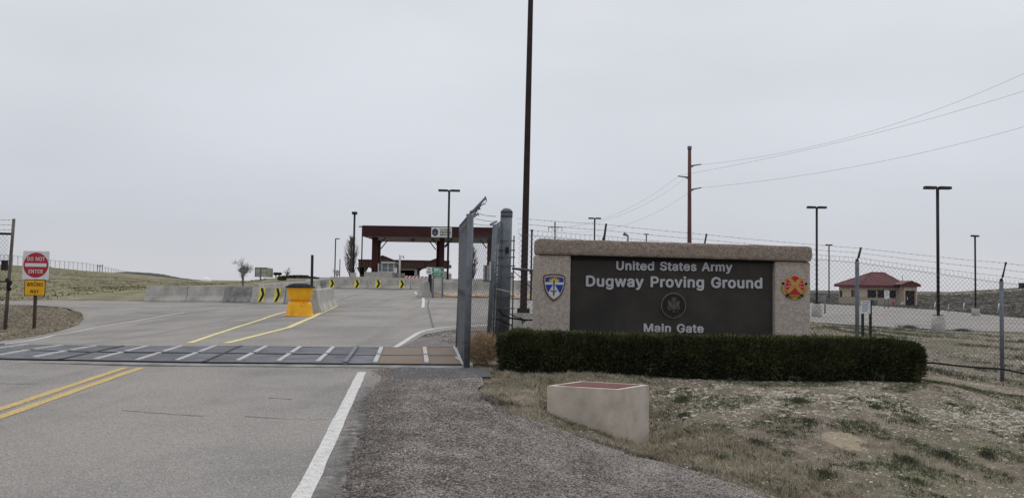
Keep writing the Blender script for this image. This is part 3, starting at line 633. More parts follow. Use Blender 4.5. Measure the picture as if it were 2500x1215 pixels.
# ================================================================== MONUMENT SIGN
A = W(1306, 850, 13.7); B_ = W(1979, 850, 14.1); sl = math.hypot(B_.x-A.x, B_.y-A.y); srz = math.atan2(B_.y-A.y, B_.x-A.x)
sign = thing('monument_sign', 'wide entrance sign of exposed aggregate concrete with dark lettered panel', 'sign', (A.x, A.y, gz(A.x, A.y)-.02), srz)
Sinv = (Matrix.Translation(sign.location) @ Matrix.Rotation(srz, 4, 'Z')).inverted()
def on_sign(px, py, yl=0.0):
    """pixel -> local (x, z) on the plane local y = yl"""
    o = Sinv @ EYE; d = (Sinv.to_3x3() @ ray(px, py)); t = (yl-o.y)/d.y; p = o+d*t; return p.x, p.z
def rough_box(name, x0, x1, y0, y1, z0, z1, m, cham=.03, amp=.006, seg=.09, broken=None):
    bm = bmesh.new(); bmesh.ops.create_cube(bm, size=1)
    for v in bm.verts: v.co = Vector((x0+(v.co.x+.5)*(x1-x0), y0+(v.co.y+.5)*(y1-y0), z0+(v.co.z+.5)*(z1-z0)))
    bmesh.ops.bevel(bm, geom=list(bm.edges), offset=cham, segments=2, affect='EDGES', profile=.6)
    for ax, a, b in ((0, x0, x1), (1, y0, y1), (2, z0, z1)):
        k = int((b-a)/seg)
        for i in range(1, k):
            no = Vector([1 if j == ax else 0 for j in range(3)]); bmesh.ops.bisect_plane(bm, geom=bm.verts[:]+bm.edges[:]+bm.faces[:], plane_co=no*(a+(b-a)*i/k), plane_no=no)
    for v in bm.verts:
        v.co += Vector((MN.noise(v.co*9), MN.noise(v.co*9+Vector((5, 5, 5))), MN.noise(v.co*9+Vector((9, 1, 3)))))*amp
        if broken: broken(v)
    me = bpy.data.meshes.new(name); bm.to_mesh(me); bm.free(); me.materials.append(MT[m]); o = bpy.data.objects.new(name, me); COL.objects.link(o); o.parent = sign; return o
xl = on_sign(1393, 700)[0]; xr = on_sign(1892, 700)[0]; ptop = on_sign(1350, 628)[1]; ptopR = on_sign(1935, 640)[1]
zt = on_sign(1400, 588, -.05)[1]; zb = on_sign(1400, 622, -.05)[1]
ptop = zb-.004; ptopR = zb-.040
rough_box('pillar', 0, xl, 0, .5, 0, ptop, 'aggregate_pale', .035); rough_box('pillar', xr, sl, 0, .5, 0, ptopR, 'aggregate_pale', .035)
zt = on_sign(1400, 588, -.05)[1]; zb = on_sign(1400, 622, -.05)[1]
def chip(v):
    d = v.co.x-(sl-.12)
    if d > 0 and v.co.z > zb+.02: v.co.x -= max(0, MN.noise(v.co*7)+.15)*.12*d/.12; v.co.z -= max(0, MN.noise(v.co*5+Vector((3, 3, 3)))+.1)*.08
    if v.co.z > zt-.02 and v.co.y < .0: v.co.z += MN.noise(Vector((v.co.x*3, 0, 0)))*.012; v.co.y += abs(MN.noise(Vector((v.co.x*4, 7, 0))))*.03
capo = rough_box('cap', .02, sl+.01, -.06, .56, zb, zt+.03, 'aggregate', .045, .007, broken=chip)
for v in capo.data.vertices: v.co.z -= .04*(v.co.x/sl)
q = MB(); q.box(xl+.003, xr-.003, .10, .4, .0, zb-.012); q.build('panel', 'panel', sign)
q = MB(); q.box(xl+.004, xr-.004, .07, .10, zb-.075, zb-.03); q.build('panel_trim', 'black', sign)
def line(s, px0, px1, pyt, pyb, tilt, bold):
    x0, zb_ = on_sign(px0, pyb, .1); x1, _ = on_sign(px1, pyb, .1); _, zt_ = on_sign(px0, pyt, .1); dz = on_sign(px1, pyb+tilt, .1)[1]-zb_
    mb = MB(); text_into(mb, s, x0, x1, zb_, zt_, .078, .022, bold, warp=lambda X, Z: (X, Z+dz*(X-x0)/(x1-x0)))
    for k in split_letters(mb): k.build('letter', 'letter', sign)
line('United States Army', 1504, 1787, 637, 659, 3.5, .014)
line('Dugway Proving Ground', 1430, 1860, 672, 699, 5.0, .014)
line('Main Gate', 1571, 1717, 789, 810, 2, .014)
# shield emblem
def em(ctr, s, cx, cy, yl=-.012):
    ex, ez = on_sign(ctr[0], ctr[1], 0)
    return lambda pts: [(ex+(x-cx)*s, ez-(y-cy)*s) for x, y in pts]
T = em((1352.2, 701), .000483, 600, 590)
def circ(cx, cy, r, a0=0, a1=360, n=24, ry=None): return [(cx+r*math.cos(math.radians(a0+(a1-a0)*i/n)), cy+(ry or r)*math.sin(math.radians(a0+(a1-a0)*i/n))) for i in range(n+(0 if a1-a0 == 360 else 1))]
def bez(p0, p1, p2, n=8): return [((1-t)**2*p0[0]+2*t*(1-t)*p1[0]+t*t*p2[0], (1-t)**2*p0[1]+2*t*(1-t)*p1[1]+t*t*p2[1]) for t in [i/n for i in range(n)]]
def shield(k):   # k: inset
    return bez((235+k, 190+k), (600, 60+k*1.9), (985-k, 200+k)) + bez((985-k, 200+k), (1010-k, 560), (880-k, 790-k*.3)) + bez((880-k, 790-k*.3), (760-k*.4, 990-k), (590, 1065-k*1.5)) + bez((590, 1065-k*1.5), (420+k*.4, 960-k), (310+k, 740-k*.3)) + bez((310+k, 740-k*.3), (200+k, 480), (235+k, 190+k))
Y0 = -.010
def piece(name, m, shapes, y, t, par, TT):
    q = MB()
    for s_ in shapes: q.plate(TT(s_), y, t)
    return q.build(name, m, par)
shl = piece('shield_emblem', 'em_brown', [shield(0)], Y0-.012, .02, sign, T); shl['label'] = 'blue and white shield emblem with sun and sword'
piece('border', 'em_cream', [shield(35)], Y0-.015, .003, shl, T)
sh2 = shield(62)
def clip(poly, f):     # keep side f(p) > 0
    o = []
    for i in range(len(poly)):
        a, b = poly[i-1], poly[i]; fa, fb = f(a), f(b)
        if (fa > 0) != (fb > 0): t = fa/(fa-fb); o.append((a[0]+(b[0]-a[0])*t, a[1]+(b[1]-a[1])*t))
        if fb > 0: o.append(b)
    return o
piece('blue_field', 'blue', [clip(sh2, lambda p: 412-p[1]), clip(clip(sh2, lambda p: p[1]-497), lambda p: 560-p[0]-(p[1]-497)*.60), clip(clip(sh2, lambda p: p[1]-497), lambda p: p[0]-625-(p[1]-497)*.60)], Y0-.018, .003, shl, T)
piece('white_field', 'em_white', [clip(clip(sh2, lambda p: p[1]-414), lambda p: 495-p[1]), clip(clip(clip(sh2, lambda p: p[1]-497), lambda p: -(562-p[0]-(p[1]-497)*.60)), lambda p: -(p[0]-623-(p[1]-497)*.60))], Y0-.018, .003, shl, T)
rays = []
for an in (-160, -140, -115, -90, -68, -42, -22):
    a = math.radians(an); c_, s_ = math.cos(a), math.sin(a); b0 = (600+150*c_, 410+110*s_); tp = (600+215*c_, 410+205*s_*.97); px_, py_ = -s_*24, c_*20; rays.append([(b0[0]-px_, b0[1]-py_), tp, (b0[0]+px_, b0[1]+py_)])
piece('sun', 'em_yellow', [circ(600, 412, 150, 180, 360, 16, 110)] + rays, Y0-.021, .003, shl, T)
piece('sword', 'em_brown', [[(572, 350), (595, 325), (617, 350), (613, 700), (576, 700)], [(470, 690), (500, 685), (545, 712), (640, 712), (670, 688), (698, 690), (690, 720), (625, 750), (560, 750), (480, 722)], [(570, 745), (610, 745), (612, 865), (562, 865)]], Y0-.024, .003, shl, T)
# red and gold insignia
T2 = em((1939, 701.5), .000483, 700, 590)
ins_ = piece('insignia', 'em_pink', [[(700, 155), (1010, 270), (1080, 620), (960, 790), (900, 850), (520, 860), (440, 790), (330, 640), (400, 270)]], Y0-.008, .016, sign, T2); ins_['label'] = 'red and gold crossed insignia with scroll'
piece('red_field', 'em_red', [[(700, 172), (985, 285), (1050, 615), (885, 840), (525, 845), (360, 600), (420, 290)]], Y0-.011, .003, ins_, T2)
def bandp(a, b, w): dx, dy = b[0]-a[0], b[1]-a[1]; l = math.hypot(dx, dy); nx, ny = -dy/l*w, dx/l*w; return [(a[0]+nx, a[1]+ny), (b[0]+nx, b[1]+ny), (b[0]-nx, b[1]-ny), (a[0]-nx, a[1]-ny)]
piece('saltire', 'em_gold', [bandp((480, 250), (960, 775), 62)], Y0-.015, .003, ins_, T2); piece('saltire', 'em_gold', [bandp((940, 260), (440, 765), 62)], Y0-.0145, .003, ins_, T2)
piece('swords', 'em_pink', [bandp((435, 430), (1015, 590), 16), bandp((975, 440), (385, 575), 16), bandp((880, 560), (930, 520), 10), bandp((480, 520), (530, 575), 10)], Y0-.018, .003, ins_, T2)
def arcband(cx, cy, r0, r1, a0, a1, n=14): return circ(cx, cy, r1, a0, a1, n)+circ(cx, cy, r0, a1, a0, n)
piece('scroll', 'em_gold', [arcband(700, 545, 395, 470, 100, 186), arcband(700, 545, 395, 470, -6, 80), [(480, 880), (915, 880), (900, 985), (700, 1020), (500, 985)], [(530, 850), (870, 850), (860, 935), (540, 935)]], Y0-.004, .012, ins_, T2)
piece('scroll_end', 'black', [arcband(700, 545, 392, 474, 187, 198, 3), arcband(700, 545, 392, 474, -18, -7, 3), arcband(700, 545, 392, 474, 124, 136, 3), arcband(700, 545, 392, 474, 44, 56, 3), [(455, 800), (510, 830), (500, 880), (450, 860)], [(895, 815), (945, 830), (935, 890), (885, 860)], [(475, 900), (520, 905), (515, 955), (470, 945)], [(875, 905), (920, 910), (915, 965), (870, 960)]], Y0-.009, .006, ins_, T2)
ex2, ez2 = on_sign(1939, 701.5, 0); s2 = .000483
def arctext(par, txt, cx, cy, R, a_mid, span, h, m, y, flip=False):
    q = MB(); k = len(txt)
    for i, ch in enumerate(txt):
        if ch == ' ': continue
        a = math.radians(a_mid + span*(i/(k-1)-.5)*(-1)); V_, F_ = _tcache.setdefault((ch, .01), text_mesh(ch, .01)); cxx = (V_[:, 0].min()+V_[:, 0].max())/2
        X = (V_[:, 0]-cxx)*h/.7; Z = V_[:, 1]*h/.7-h/2; ro = a-math.radians(90)   # bottom arc: a measured with y downwards
        xx = cx+R*math.cos(a) + X*math.cos(-ro) - 0; zz = cy-R*math.sin(a)
        vx = cx+R*math.cos(a)+X*math.cos(ro)*1 + Z*math.sin(ro); vz = cy-R*math.sin(a)-X*math.sin(ro)+Z*math.cos(ro)
        n0 = len(V_); fs = []
        for f in F_:
            ar = sum(vx[f[j-1]]*vz[f[j]]-vx[f[j]]*vz[f[j-1]] for j in range(len(f))); fs.append(tuple(f) if ar > 0 else tuple(f[::-1]))
        q.add([(vx[j], y, vz[j]) for j in range(n0)], fs)
    return q.build('lettering', m, par)
arctext(ins_, 'SUPPORT', ex2, ez2+.022, .200, 90, 50, .02, 'black', Y0-.0105)
arctext(ins_, 'SUSTAIN', ex2, ez2+.022, .208, 152, 46, .02, 'black', Y0-.0105)
arctext(ins_, 'DEFEND', ex2, ez2+.022, .208, 28, 42, .02, 'black', Y0-.0105)
# army medallion
T3 = lambda pts: [(mcx+(x-658)*ms, mcz-(y-610)*ms) for x, y in pts]
mcx, mcz = on_sign(1643.3, 745.5, .1); ms = .00046
med = piece('medallion', 'bronze_rim', [circ(658, 608, 470, n=40)], .068, .032, sign, T3); med['label'] = 'round dark army seal with eagle'
piece('disc', 'bronze_dark', [circ(658, 608, 440, n=40)], .064, .004, med, T3)
feath = [[(430, 420), (470, 400), (560, 480), (620, 500), (600, 700), (520, 690), (440, 560)], [(885, 440), (850, 400), (770, 480), (720, 500), (740, 690), (820, 680), (880, 560)]]
piece('eagle', 'bronze_relief', feath + [[(420, 640), (450, 620), (520, 760), (500, 800), (430, 720)], [(890, 640), (860, 620), (800, 750), (830, 790), (890, 700)], [(600, 800), (730, 800), (700, 860), (630, 850)], [(640, 500), (690, 500), (700, 600), (640, 600)]], .060, .004, med, T3)
piece('eagle_crest', 'bronze_rim', [[(655, 515), (690, 515), (692, 575), (670, 580)], bandp((540, 755), (600, 740), 10), [(785, 815), (815, 812), (812, 845), (790, 848)]], .056, .005, med, T3)
piece('breast_shield', 'bronze_relief', [[(590, 600), (745, 600), (742, 755), (596, 755)], arcband(663, 395, 66, 100, 0, 359, 24)], .055, .006, med, T3)
piece('glory', 'bronze_relief', [circ(663, 395, 58, n=20)], .056, .006, med, T3)
arctext(med, 'U S ARMY', mcx, mcz, 385*ms, 90, 88, .033, 'bronze_rim', .0575)
# ================================================================== PIPES, FENCES
def pipe_post(par, base, top, r=.036, m='galv', name='post', cap=True):
    q = MB(); q.tube([base, top], r, 10)
    if cap: q.tube([Vector(top)+Vector((0, 0, -.02)), Vector(top)+Vector((0, 0, .02)), Vector(top)+Vector((0, 0, .05))], [r*1.15, r*1.1, r*.3], 10)
    return q.build(name, m, par, True)
def fabric(par, P0, P1, H0, H1, dw=.1, r=.0028, lift=.03, spikes=True):
    """chain link between two ground points: two families of diagonal wires, twisted ends on top"""
    P0 = Vector(P0); P1 = Vector(P1); Ln = (P1-P0).length; hor = Vector((P1.x-P0.x, P1.y-P0.y, 0)).normalized(); nrm = Vector((hor.y, -hor.x, 0))
    q = MB(); k = int(round(Ln/dw)); dw = Ln/k; rows = 2*max(1, int(round((H0+H1)/2/(dw*1.04))))
    def pt(u, v, side=0):
        f = u/Ln; H = H0+(H1-H0)*f; b = P0.lerp(P1, f); return Vector((b.x, b.y, b.z+lift+v/rows*H)) + nrm*side
    for fam in (1, -1):
        for i in range(-rows, k+rows+1):
            seg = []
            v = 0
            while v <= rows:
                u = i*dw + fam*v*dw*.5 if fam == 1 else i*dw - v*dw*.5
                if -1e-6 <= u <= Ln+1e-6: seg.append(pt(min(max(u, 0), Ln), v, .004*fam*(1 if v % 2 else -1)))
                elif seg: break
                v += 2
            if len(seg) > 1: q.tube(seg, r, 3, False)
    if spikes:
        for i in range(k+1):
            a = pt(i*dw, rows); b = pt(min(max(i*dw, 0), Ln), rows); q.tube([b, b+Vector((hor.x*.008, hor.y*.008, .035)), b+Vector((0, 0, .07))], r*1.1, 3, False)
    o = q.build('chain_link_mesh', 'mesh_wire', par, True); o['kind'] = 'stuff'; return o
def barbed(par, P, r=.0026, gap=.14, sag=.0, nm='barbed_wire'):
    P = [Vector(p) for p in P]; q = MB(); Q = []
    for i in range(len(P)-1):
        L_ = (P[i+1]-P[i]).length; k = max(2, int(L_/gap))
        for j in range(k):
            f = j/k; a = P[i].lerp(P[i+1], f); a.z -= 4*sag*L_*f*(1-f); a.z += random.uniform(-.003, .003); Q.append(a)
    Q.append(P[-1]); q.tube(Q, r, 4, False)
    for a in Q[1:-1]:
        for s_ in (-1, 1): d = Vector((random.uniform(-1, 1), random.uniform(-1, 1), s_)).normalized()*.016; q.tube([a-d, a+d], r*.9, 3, False)
    return q.build(nm, 'barb', par, True)
gd0 = lambda p: Vector((p.x, p.y, gz(p.x, p.y)))
# --- main fence behind the sign
fpx = [(1262, 17.2), (1471, 17.35), (1716, 17.5), (2093, 17.75), (2447, 18.0), (2830, 18.3)]
topy = [572, 590, 610, 641, 690, 735]
FB = []; HT = []
for (px, D), ty in zip(fpx, topy):
    b = G(px, D); b.z -= .02; FB.append(b); HT.append(W(px, ty, D).z-b.z)
fence = thing('chain_link_fence', 'long grey chain link fence with barbed wire behind the monument sign', 'fence', FB[0])
tips = []
for i, (b, h) in enumerate(zip(FB, HT)):
    if i: pipe_post(fence, b-Vector((0, 0, .2)), b+Vector((0, 0, h+.03)), .042, cap=False)
    t0 = b+Vector((0, 0, h+.02)); wy = {1: 546, 2: 571, 3: 604, 4: 640, 5: 682}.get(i, 531); tip = W(fpx[i][0]+(9 if i else 0), wy, fpx[i][1]+.05); tips.append((t0, tip))
    if i:
        q = MB(); q.tube([t0-Vector((0, 0, .04)), t0+Vector((0, 0, .05)), t0.lerp(tip, .3)+Vector((.0, 0, -.01)), tip], [.04, .036, .026, .024], 6); q.build('barb_arm', 'black_metal', fence, True)
for i in range(len(FB)-1):
    fabric(fence, FB[i], FB[i+1], HT[i], HT[i+1])
for k in (.95, .62, .28):
    barbed(fence, [t0.lerp(tip, k) for t0, tip in tips], sag=.004)
q = MB(); q.tube([b+Vector((0, 0, h)) for b, h in zip(FB, HT)], .004, 5, False); q.tube([b+Vector((0, 0, .04)) for b in FB], .004, 5, False); q.build('tension_wire', 'mesh_wire', fence, True)
q = MB(); q.tube([W(1250, 655, 17.15), W(1310, 661, 17.2), W(1480, 668, 17.3)], .026, 8); q.build('rail', 'galv', fence, True)
q = MB(); q.tube([W(1252, 660, 17.15), W(1320, 722, 17.2), W(1345, 745, 17.2)], .008, 5); q.build('brace_rod', 'barb', fence, True)
q = MB(); q.tube([W(1255, 575, 17.2), G(1250, 17.2)], .015, 6); q.build('tension_bar', 'barb', fence, True)
# --- big gate column, with straps to the fence beside it
cb = G(1229, 16.9); gc = thing('gate_column', 'thick grey steel gate column with domed cap left of the sign', 'gate post', cb)
ctop = W(1237, 520, 16.9)
q = MB(); q.tube([cb-Vector((0, 0, .2)), ctop], .118, 28); q.build('column', 'galv', gc, True)
q = MB(); q.mi = 0; a = ctop
q.tube([a-Vector((0, 0, .09)), a+Vector((0, 0, .0))], .124, 28); q.tube([a, a+Vector((0, 0, .05)), a+Vector((0, 0, .09)), a+Vector((0, 0, .105))], [.13, .115, .07, .015], 28); q.build('dome_cap', 'galv', gc, True)
for i, py in enumerate((588, 611, 628, 649, 676, 722, 752, 775)):
    c0 = W(1234, py, 16.9); q = MB(); q.lathe([(.124, -.012), (.124, .012)], 24); q.v = [(x+c0.x, y+c0.y, z+c0.z) for x, y, z in q.v]
    q.box(c0.x-.29, c0.x-.12, c0.y-.13, c0.y-.115, c0.z-.014, c0.z+.014); q.box(c0.x+.115, c0.x+.20, c0.y-.13, c0.y-.115, c0.z-.012, c0.z+.012); q.build('strap', 'galv', gc, True)
q = MB(); q.tube([W(1205, 703, 16.6), W(1247, 713, 16.6)], .014, 6); q.build('drop_rod', 'bar', gc, True)
q = MB(); c0 = W(1238, 610, 16.78); q.box(c0.x-.035, c0.x+.035, c0.y-.03, c0.y, c0.z-.06, c0.z+.06); q.build('latch', 'black_metal', gc, True)
# --- post next to the column (end of the bay) with oblique panel behind it
pa0 = G(1192, 15.9); pa1 = G(1212, 17.3)
wing2 = thing('fence_wing', 'narrow oblique chain link panel beside the domed gate column', 'fence', pa0)
h0 = W(1204, 548, 15.9).z-pa0.z; h1 = W(1214, 520, 17.3).z-pa1.z-.15
for nm_, b, h in (('post', pa0, h0), ('post', pa1, h1+.2)):
    pipe_post(wing2, b-Vector((0, 0, .1)), Vector((b.x+.09, b.y, b.z+h)), .045, cap=False)
def fab2(par, a, b, ha, hb, lean=.0): return fabric(par, a, b, ha, hb, dw=.09, r=.003, spikes=False)
fab2(wing2, pa0+Vector((.04, 0, 0)), pa1+Vector((.04, 0, 0)), h0-.05, h1-.05)
for a in (.33, .66):
    b = pa0.lerp(pa1, a)+Vector((.03, 0, 0)); q = MB(); q.tube([b, b+Vector((0.07, 0, h0+(h1-h0)*a))], .02, 6); q.build('post', 'galv', wing2, True)
for py, d in ((548, 0), (700, 0), (815, 0)):
    a = W(1198, py, 15.9); b = W(1212, py-8, 17.3); q = MB(); q.tube([a, b], .022, 6); q.build('rail', 'galv', wing2, True)
q = MB(); q.box(-.02, .02, -.02, .02, 0, .36); q.v = [(x+pa0.x+.015, y+pa0.y-.06, z+W(1198, 684, 15.9).z) for x, y, z in q.v]; q.build('handle', 'white_frame', wing2, True)
# --- wing panel standing on the end of the cattle guard
na = G(1139, 12.55); fa = G(1117, 15.4); wing = thing('fence_wing', 'tall chain link wing panel standing at the right end of the cattle guard', 'fence', na)
nt_ = W(1149, 524, 12.55); ft_ = W(1130, 550, 15.4)
pipe_post(wing, na-Vector((0, 0, .05)), nt_, .05, cap=False); pipe_post(wing, fa, ft_, .045, cap=False)
fabric(wing, na-Vector((.03, 0, 0)), fa-Vector((.01, 0, 0)), nt_.z-na.z-.12, ft_.z-fa.z-.1, dw=.085, r=.003)
o_ = wing.children[-1]
for f in (.33, .66):
    a = na.lerp(fa, f); b = nt_.lerp(ft_, f); q = MB(); q.tube([a, b], .016, 6); q.build('post', 'galv', wing, True)
for f in (.03, .5, .96):
    q = MB(); q.tube([na.lerp(nt_, f), fa.lerp(ft_, f)], .024, 6); q.build('rail', 'galv', wing, True)
def arm(par, base, tip, r=.022):
    q = MB(); q.tube([base-Vector((0, 0, .05)), base+Vector((0, 0, .04)), base.lerp(tip, .22)+Vector((0, 0, .01)), tip], [r*1.2, r*1.15, r, r*.8], 8); q.build('barb_arm', 'galv', par, True)
    for k in (.3, .65, 1.0):
        p = base.lerp(tip, k); q = MB(); q.tube([p+Vector((-.01, 0, .02)), p+Vector((.01, 0, -.05))], .008, 5); q.build('clip', 'barb', par, True)
arm(wing, nt_, W(1186, 482, 12.55)); arm(wing, W(1140, 530, 14.0), W(1171, 505, 14.0), .018); arm(wing, ft_, W(1168, 521, 15.4))
q = MB()
tipn, tipm = W(1186, 482, 12.55), W(1171, 505, 14.0)
Q = [tipn, W(1188, 490, 12.7), W(1184, 497, 12.9), W(1176, 500, 13.2), W(1169, 503, 13.5), W(1172, 508, 13.8), W(1166, 513, 14.3), W(1160, 522, 14.8), W(1152, 527, 15.2)]
barbed(wing, Q, gap=.06); barbed(wing, [nt_.lerp(tipn, .6), W(1160, 520, 13.6), W(1155, 526, 15.3)], gap=.1); barbed(wing, [nt_.lerp(tipn, .3), W(1150, 535, 14.2), W(1145, 535, 15.4)], gap=.1)
for zz, (a, b) in enumerate(((521, 528), (533, 541), (545, 550))):
    barbed(wing, [W(1168-zz*10, a, 15.4), W(1212, b, 17.2)], sag=.008)
q = MB(); q.box(na.x-.055, na.x+.055, na.y-.055, na.y+.055, W(1140, 834, 12.55).z-.012, W(1140, 834, 12.55).z+.012); q.build('clamp', 'barb', wing, True)
q = MB(); q.tube([na.lerp(fa, .5)-Vector((.10, 0, -.02)), na.lerp(fa, .2)-Vector((.02, 0, -.03))], .014, 8); q.build('brace', 'white_frame', wing, True)
bay = thing('fence_bay', 'see-through chain link bay between the wing panel and the gate column', 'fence', fa)
fabric(bay, fa+Vector((.06, 0, .02)), pa1-Vector((.06, 0, 0)), W(1145, 583, 15.4).z-fa.z, W(1205, 580, 17.3).z-pa1.z, dw=.11, r=.0026)
# cables tied at the column
cq = MB(); cq.tube([W(1216, 753, 16.6), W(1228, 768, 16.6), W(1245, 776, 16.6), W(1275, 780, 16.7), W(1310, 781, 16.8)], .018, 6); cq.tube([W(1245, 766, 16.6), W(1262, 774, 16.6), W(1280, 783, 16.6), W(1300, 779, 16.7), W(1315, 779, 16.8)], .012, 6)
cq.tube([W(1270, 776, 16.55), W(1282, 782, 16.5), W(1276, 789, 16.5), W(1274, 780, 16.5)], .02, 6); cq.tube([W(1212, 777, 16.7), W(1228, 784, 16.7), W(1250, 794, 16.7)], .016, 6)
o = cq.build('cable', 'black'); tag(o, 'dark cables knotted between the gate column and the sign', 'cable')
# dark irrigation pipe / cable along the right fence
hq = MB(); hq.tube([gd0(G(px, 17.6))+Vector((0, 0, h)) for px, h in ((2200, .12), (2280, .22), (2350, .24), (2400, .27), (2448, .30), (2500, .24), (2580, .18), (2700, .1))], .02, 7)
tag(hq.build('hose', 'black'), 'dark hose running along the foot of the fence right of the hedge', 'hose')
# --- fence at the far left edge
lb = G(12, 23.7); lf = thing('chain_link_fence', 'rusty leaning post and chain link fence at the left edge beside the wrong way sign', 'fence', lb)
lt_ = W(34, 534, 23.7); q = MB(); q.tube([lb-Vector((0, 0, .1)), lb.lerp(lt_, .42), lt_], [.052, .047, .042], 10); q.build('post', 'bark', lf, True)
l2 = G(-150, 23.9); l2t = W(-130, 536, 23.9); pipe_post(lf, l2, l2t, .045, 'bark', cap=False)
fabric(lf, l2, lb, W(-135, 585, 23.9).z-l2.z, W(30, 572, 23.7).z-lb.z, dw=.12, r=.0035)
for py0, py1, rad in ((566, 569, .035), (690, 687, .022)):
    q = MB(); q.tube([W(-130, py0, 23.9), W(31 if py0 < 600 else 20, py1+(2 if py0 < 600 else 0), 23.7)], rad, 7); q.build('rail', 'black_metal', lf, True)
for py in (536, 548, 560): barbed(lf, [W(-130, py-2, 23.9), W(33, py+1, 23.7)], r=.004)
q = MB(); q.tube([W(16, 680, 23.6), W(24, 690, 23.6), W(20, 700, 23.6), W(24, 708, 23.6)], [.05, .08, .05, .06], 7); q.build('chain_lock', 'black', lf, True)
# --- perimeter fence on the west slope
pf = thing('perimeter_fence', 'long security fence with Y shaped posts along the left hill crest', 'fence', G(120, 285))
xs = [-14, 0, 10, 20, 31, 44, 56, 68, 80, 91, 102, 112, 123, 135, 146, 158, 168.5, 179, 190, 201, 211, 220, 229, 258, 265, 272, 278, 284, 290, 298, 304, 311, 317, 324, 331, 337, 344, 350, 355]
tps = np.interp(xs, [-14, 0, 31, 135, 211, 258, 300, 355], [620, 621, 623, 635, 641, 651, 659.5, 668])
Ds = np.interp(xs, [-14, 31, 135, 211, 300, 355], [228, 236, 285, 308, 350, 392])
FT = []; ft1 = []
for px, ty, D in zip(xs, tps, Ds):
    t0 = W(px, ty+3.5, D); b = Vector((t0.x, t0.y, t0.z-2.9)); q = MB(); q.tube([b, t0], .065, 5)
    q.tube([t0, t0+Vector((.18, 0, .25)), t0+Vector((.45, 0, .42))], .045, 4); q.tube([t0, t0+Vector((-.18, 0, .25)), t0+Vector((-.45, 0, .42))], .045, 4); q.build('post', 'galv', pf, True); FT.append(t0); ft1.append(b)
for z in (0, -.5, -1.0, -1.6):
    q = MB(); q.tube([p+Vector((0, 0, z)) for p in FT], .014, 4, False); q.build('wire', 'mesh_wire', pf, True)
for s_ in (-.45, .45):
    q = MB(); q.tube([p+Vector((s_, 0, .42)) for p in FT], .018, 4, False); q.build('barbed_wire', 'mesh_wire', pf, True)
q = MB()
for px in (238, 244, 250): t0 = W(px, 646, 330); q.tube([t0-Vector((0, 0, 4.2)), t0+Vector((0, 0, .2))], .14, 5)
q.tube([W(237, 649, 330), W(251, 650, 330)], .12, 5); q.build('gate_frame', 'black_metal', pf, True)
# ================================================================== ROADSIDE
# jersey barriers
PROF = [(-.305, 0), (.305, 0), (.305, .08), (.19, .33), (.115, .78), (.095, .81), (-.095, .81), (-.115, .78), (-.19, .33), (-.305, .08)]
def barrier_mesh(L_, name='body', m='concrete', h=1.0):
    q = MB(); n = len(PROF)
    for k in range(7):
        x = -L_/2+.01 + (L_-.02)*k/6
        for (y, z) in PROF:
            j = 0; q.v.append((x, y+(j if 0 < k < 6 else 0), z*h))
    for k in range(6):
        for i in range(n): a = k*n+i; b = k*n+(i+1) % n; q.f.append((a, b, b+n, a+n))
    q.f.append(tuple(reversed(range(n)))); q.f.append(tuple(6*n+i for i in range(n))); q.f = [tuple(reversed(f)) for f in q.f]; q.m = [0]*len(q.f); q.sm = [False]*len(q.f)
    return q
def chevron(par, x, flip=1, left=False, sq=1.0, tall=1.0):
    """yellow marker plate with a black chevron, fixed to the barrier face towards the road"""
    def at(u, v, d): # u along, v 0..1 up the face
        z = .12+v*.64*tall; y = -np.interp(z, [.08, .33, .78], [.305, .19, .115])-d; return (x+u*sq*flip, y, z)
    def pl(name, pts, m, d):
        q = MB(); n = len(pts); V_ = []
        for (u, v) in pts: V_.append(at(u, v, d))
        V2 = [(a, b+.004, c) for a, b, c in V_]; tri = tessellate_polygon([[Vector((p[0], p[1], 0)) for p in pts]]); fs = [tuple(t_) for t_ in tri]+[tuple(reversed([i+n for i in t_])) for t_ in tri]
        fs += [(i, (i+1) % n, (i+1) % n+n, i+n) for i in range(n)]; q.add(V_+V2, fs); return q.build(name, m, par if isinstance(par, bpy.types.Object) else None)
    bk = pl('chevron_marker', [(-.23, 0), (.23, 0), (.23, .35), (.23, 1), (-.23, 1), (-.23, .35)], 'yellow_marker', .022)
    sgn = -1 if left else 1
    q_ = [(-.13*sgn, 1), (.05*sgn, 1), (.20*sgn, .52), (.05*sgn, .02), (-.13*sgn, .02), (.02*sgn, .52)]
    o = pl('chevron', q_ , 'black', .030); o.parent = bk; return bk
def barrier(pA, pB, label, group, m='concrete', chev=(), h=1.0, left=False, gap=.015, top=None):
    pA = gd0(pA); pB = gd0(pB)
    if top:
        for p, ty in ((pA, top[0]), (pB, top[1])): px_ = proj((p.x, p.y, 1.5))[0]; p.z = min(p.z+.05, W(px_, ty, p.y).z-.81*h)
    mid = (pA+pB)/2; L_ = math.hypot(pB.x-pA.x, pB.y-pA.y)-gap; rz = math.atan2(pB.y-pA.y, pB.x-pA.x)
    t_ = thing('jersey_barrier', label, 'barrier', (mid.x, mid.y, min(pA.z, pB.z)-.0), rz, group)
    q = barrier_mesh(L_, h=h); sl_ = (pB.z-pA.z)/max(L_, .1); q.v = [(x, y, z+sl_*x+(abs(sl_)*L_/2)-.01) for x, y, z in q.v]; q.build('body', m, t_)
    for c_ in chev: chevron(t_, c_, left=left, tall=h, sq=.7 if 'slanted' in label else 1.0)
    return t_
gF = 'concrete barriers in the near row left of the yellow drum'
row = [(358, 41.8), (460, 41.2), (553, 40.6)]
barrier(G(359, 42.0), G(461, 41.7), 'pale concrete barrier at the left end of the near row', gF)
barrier(G(461, 41.7), G(554, 41.4), 'pale concrete barrier second from the left in the near row', gF)
barrier(G(550, 40.9), G(619, 40.6), 'dark weathered concrete barrier in the middle of the near row', gF, 'concrete_old')
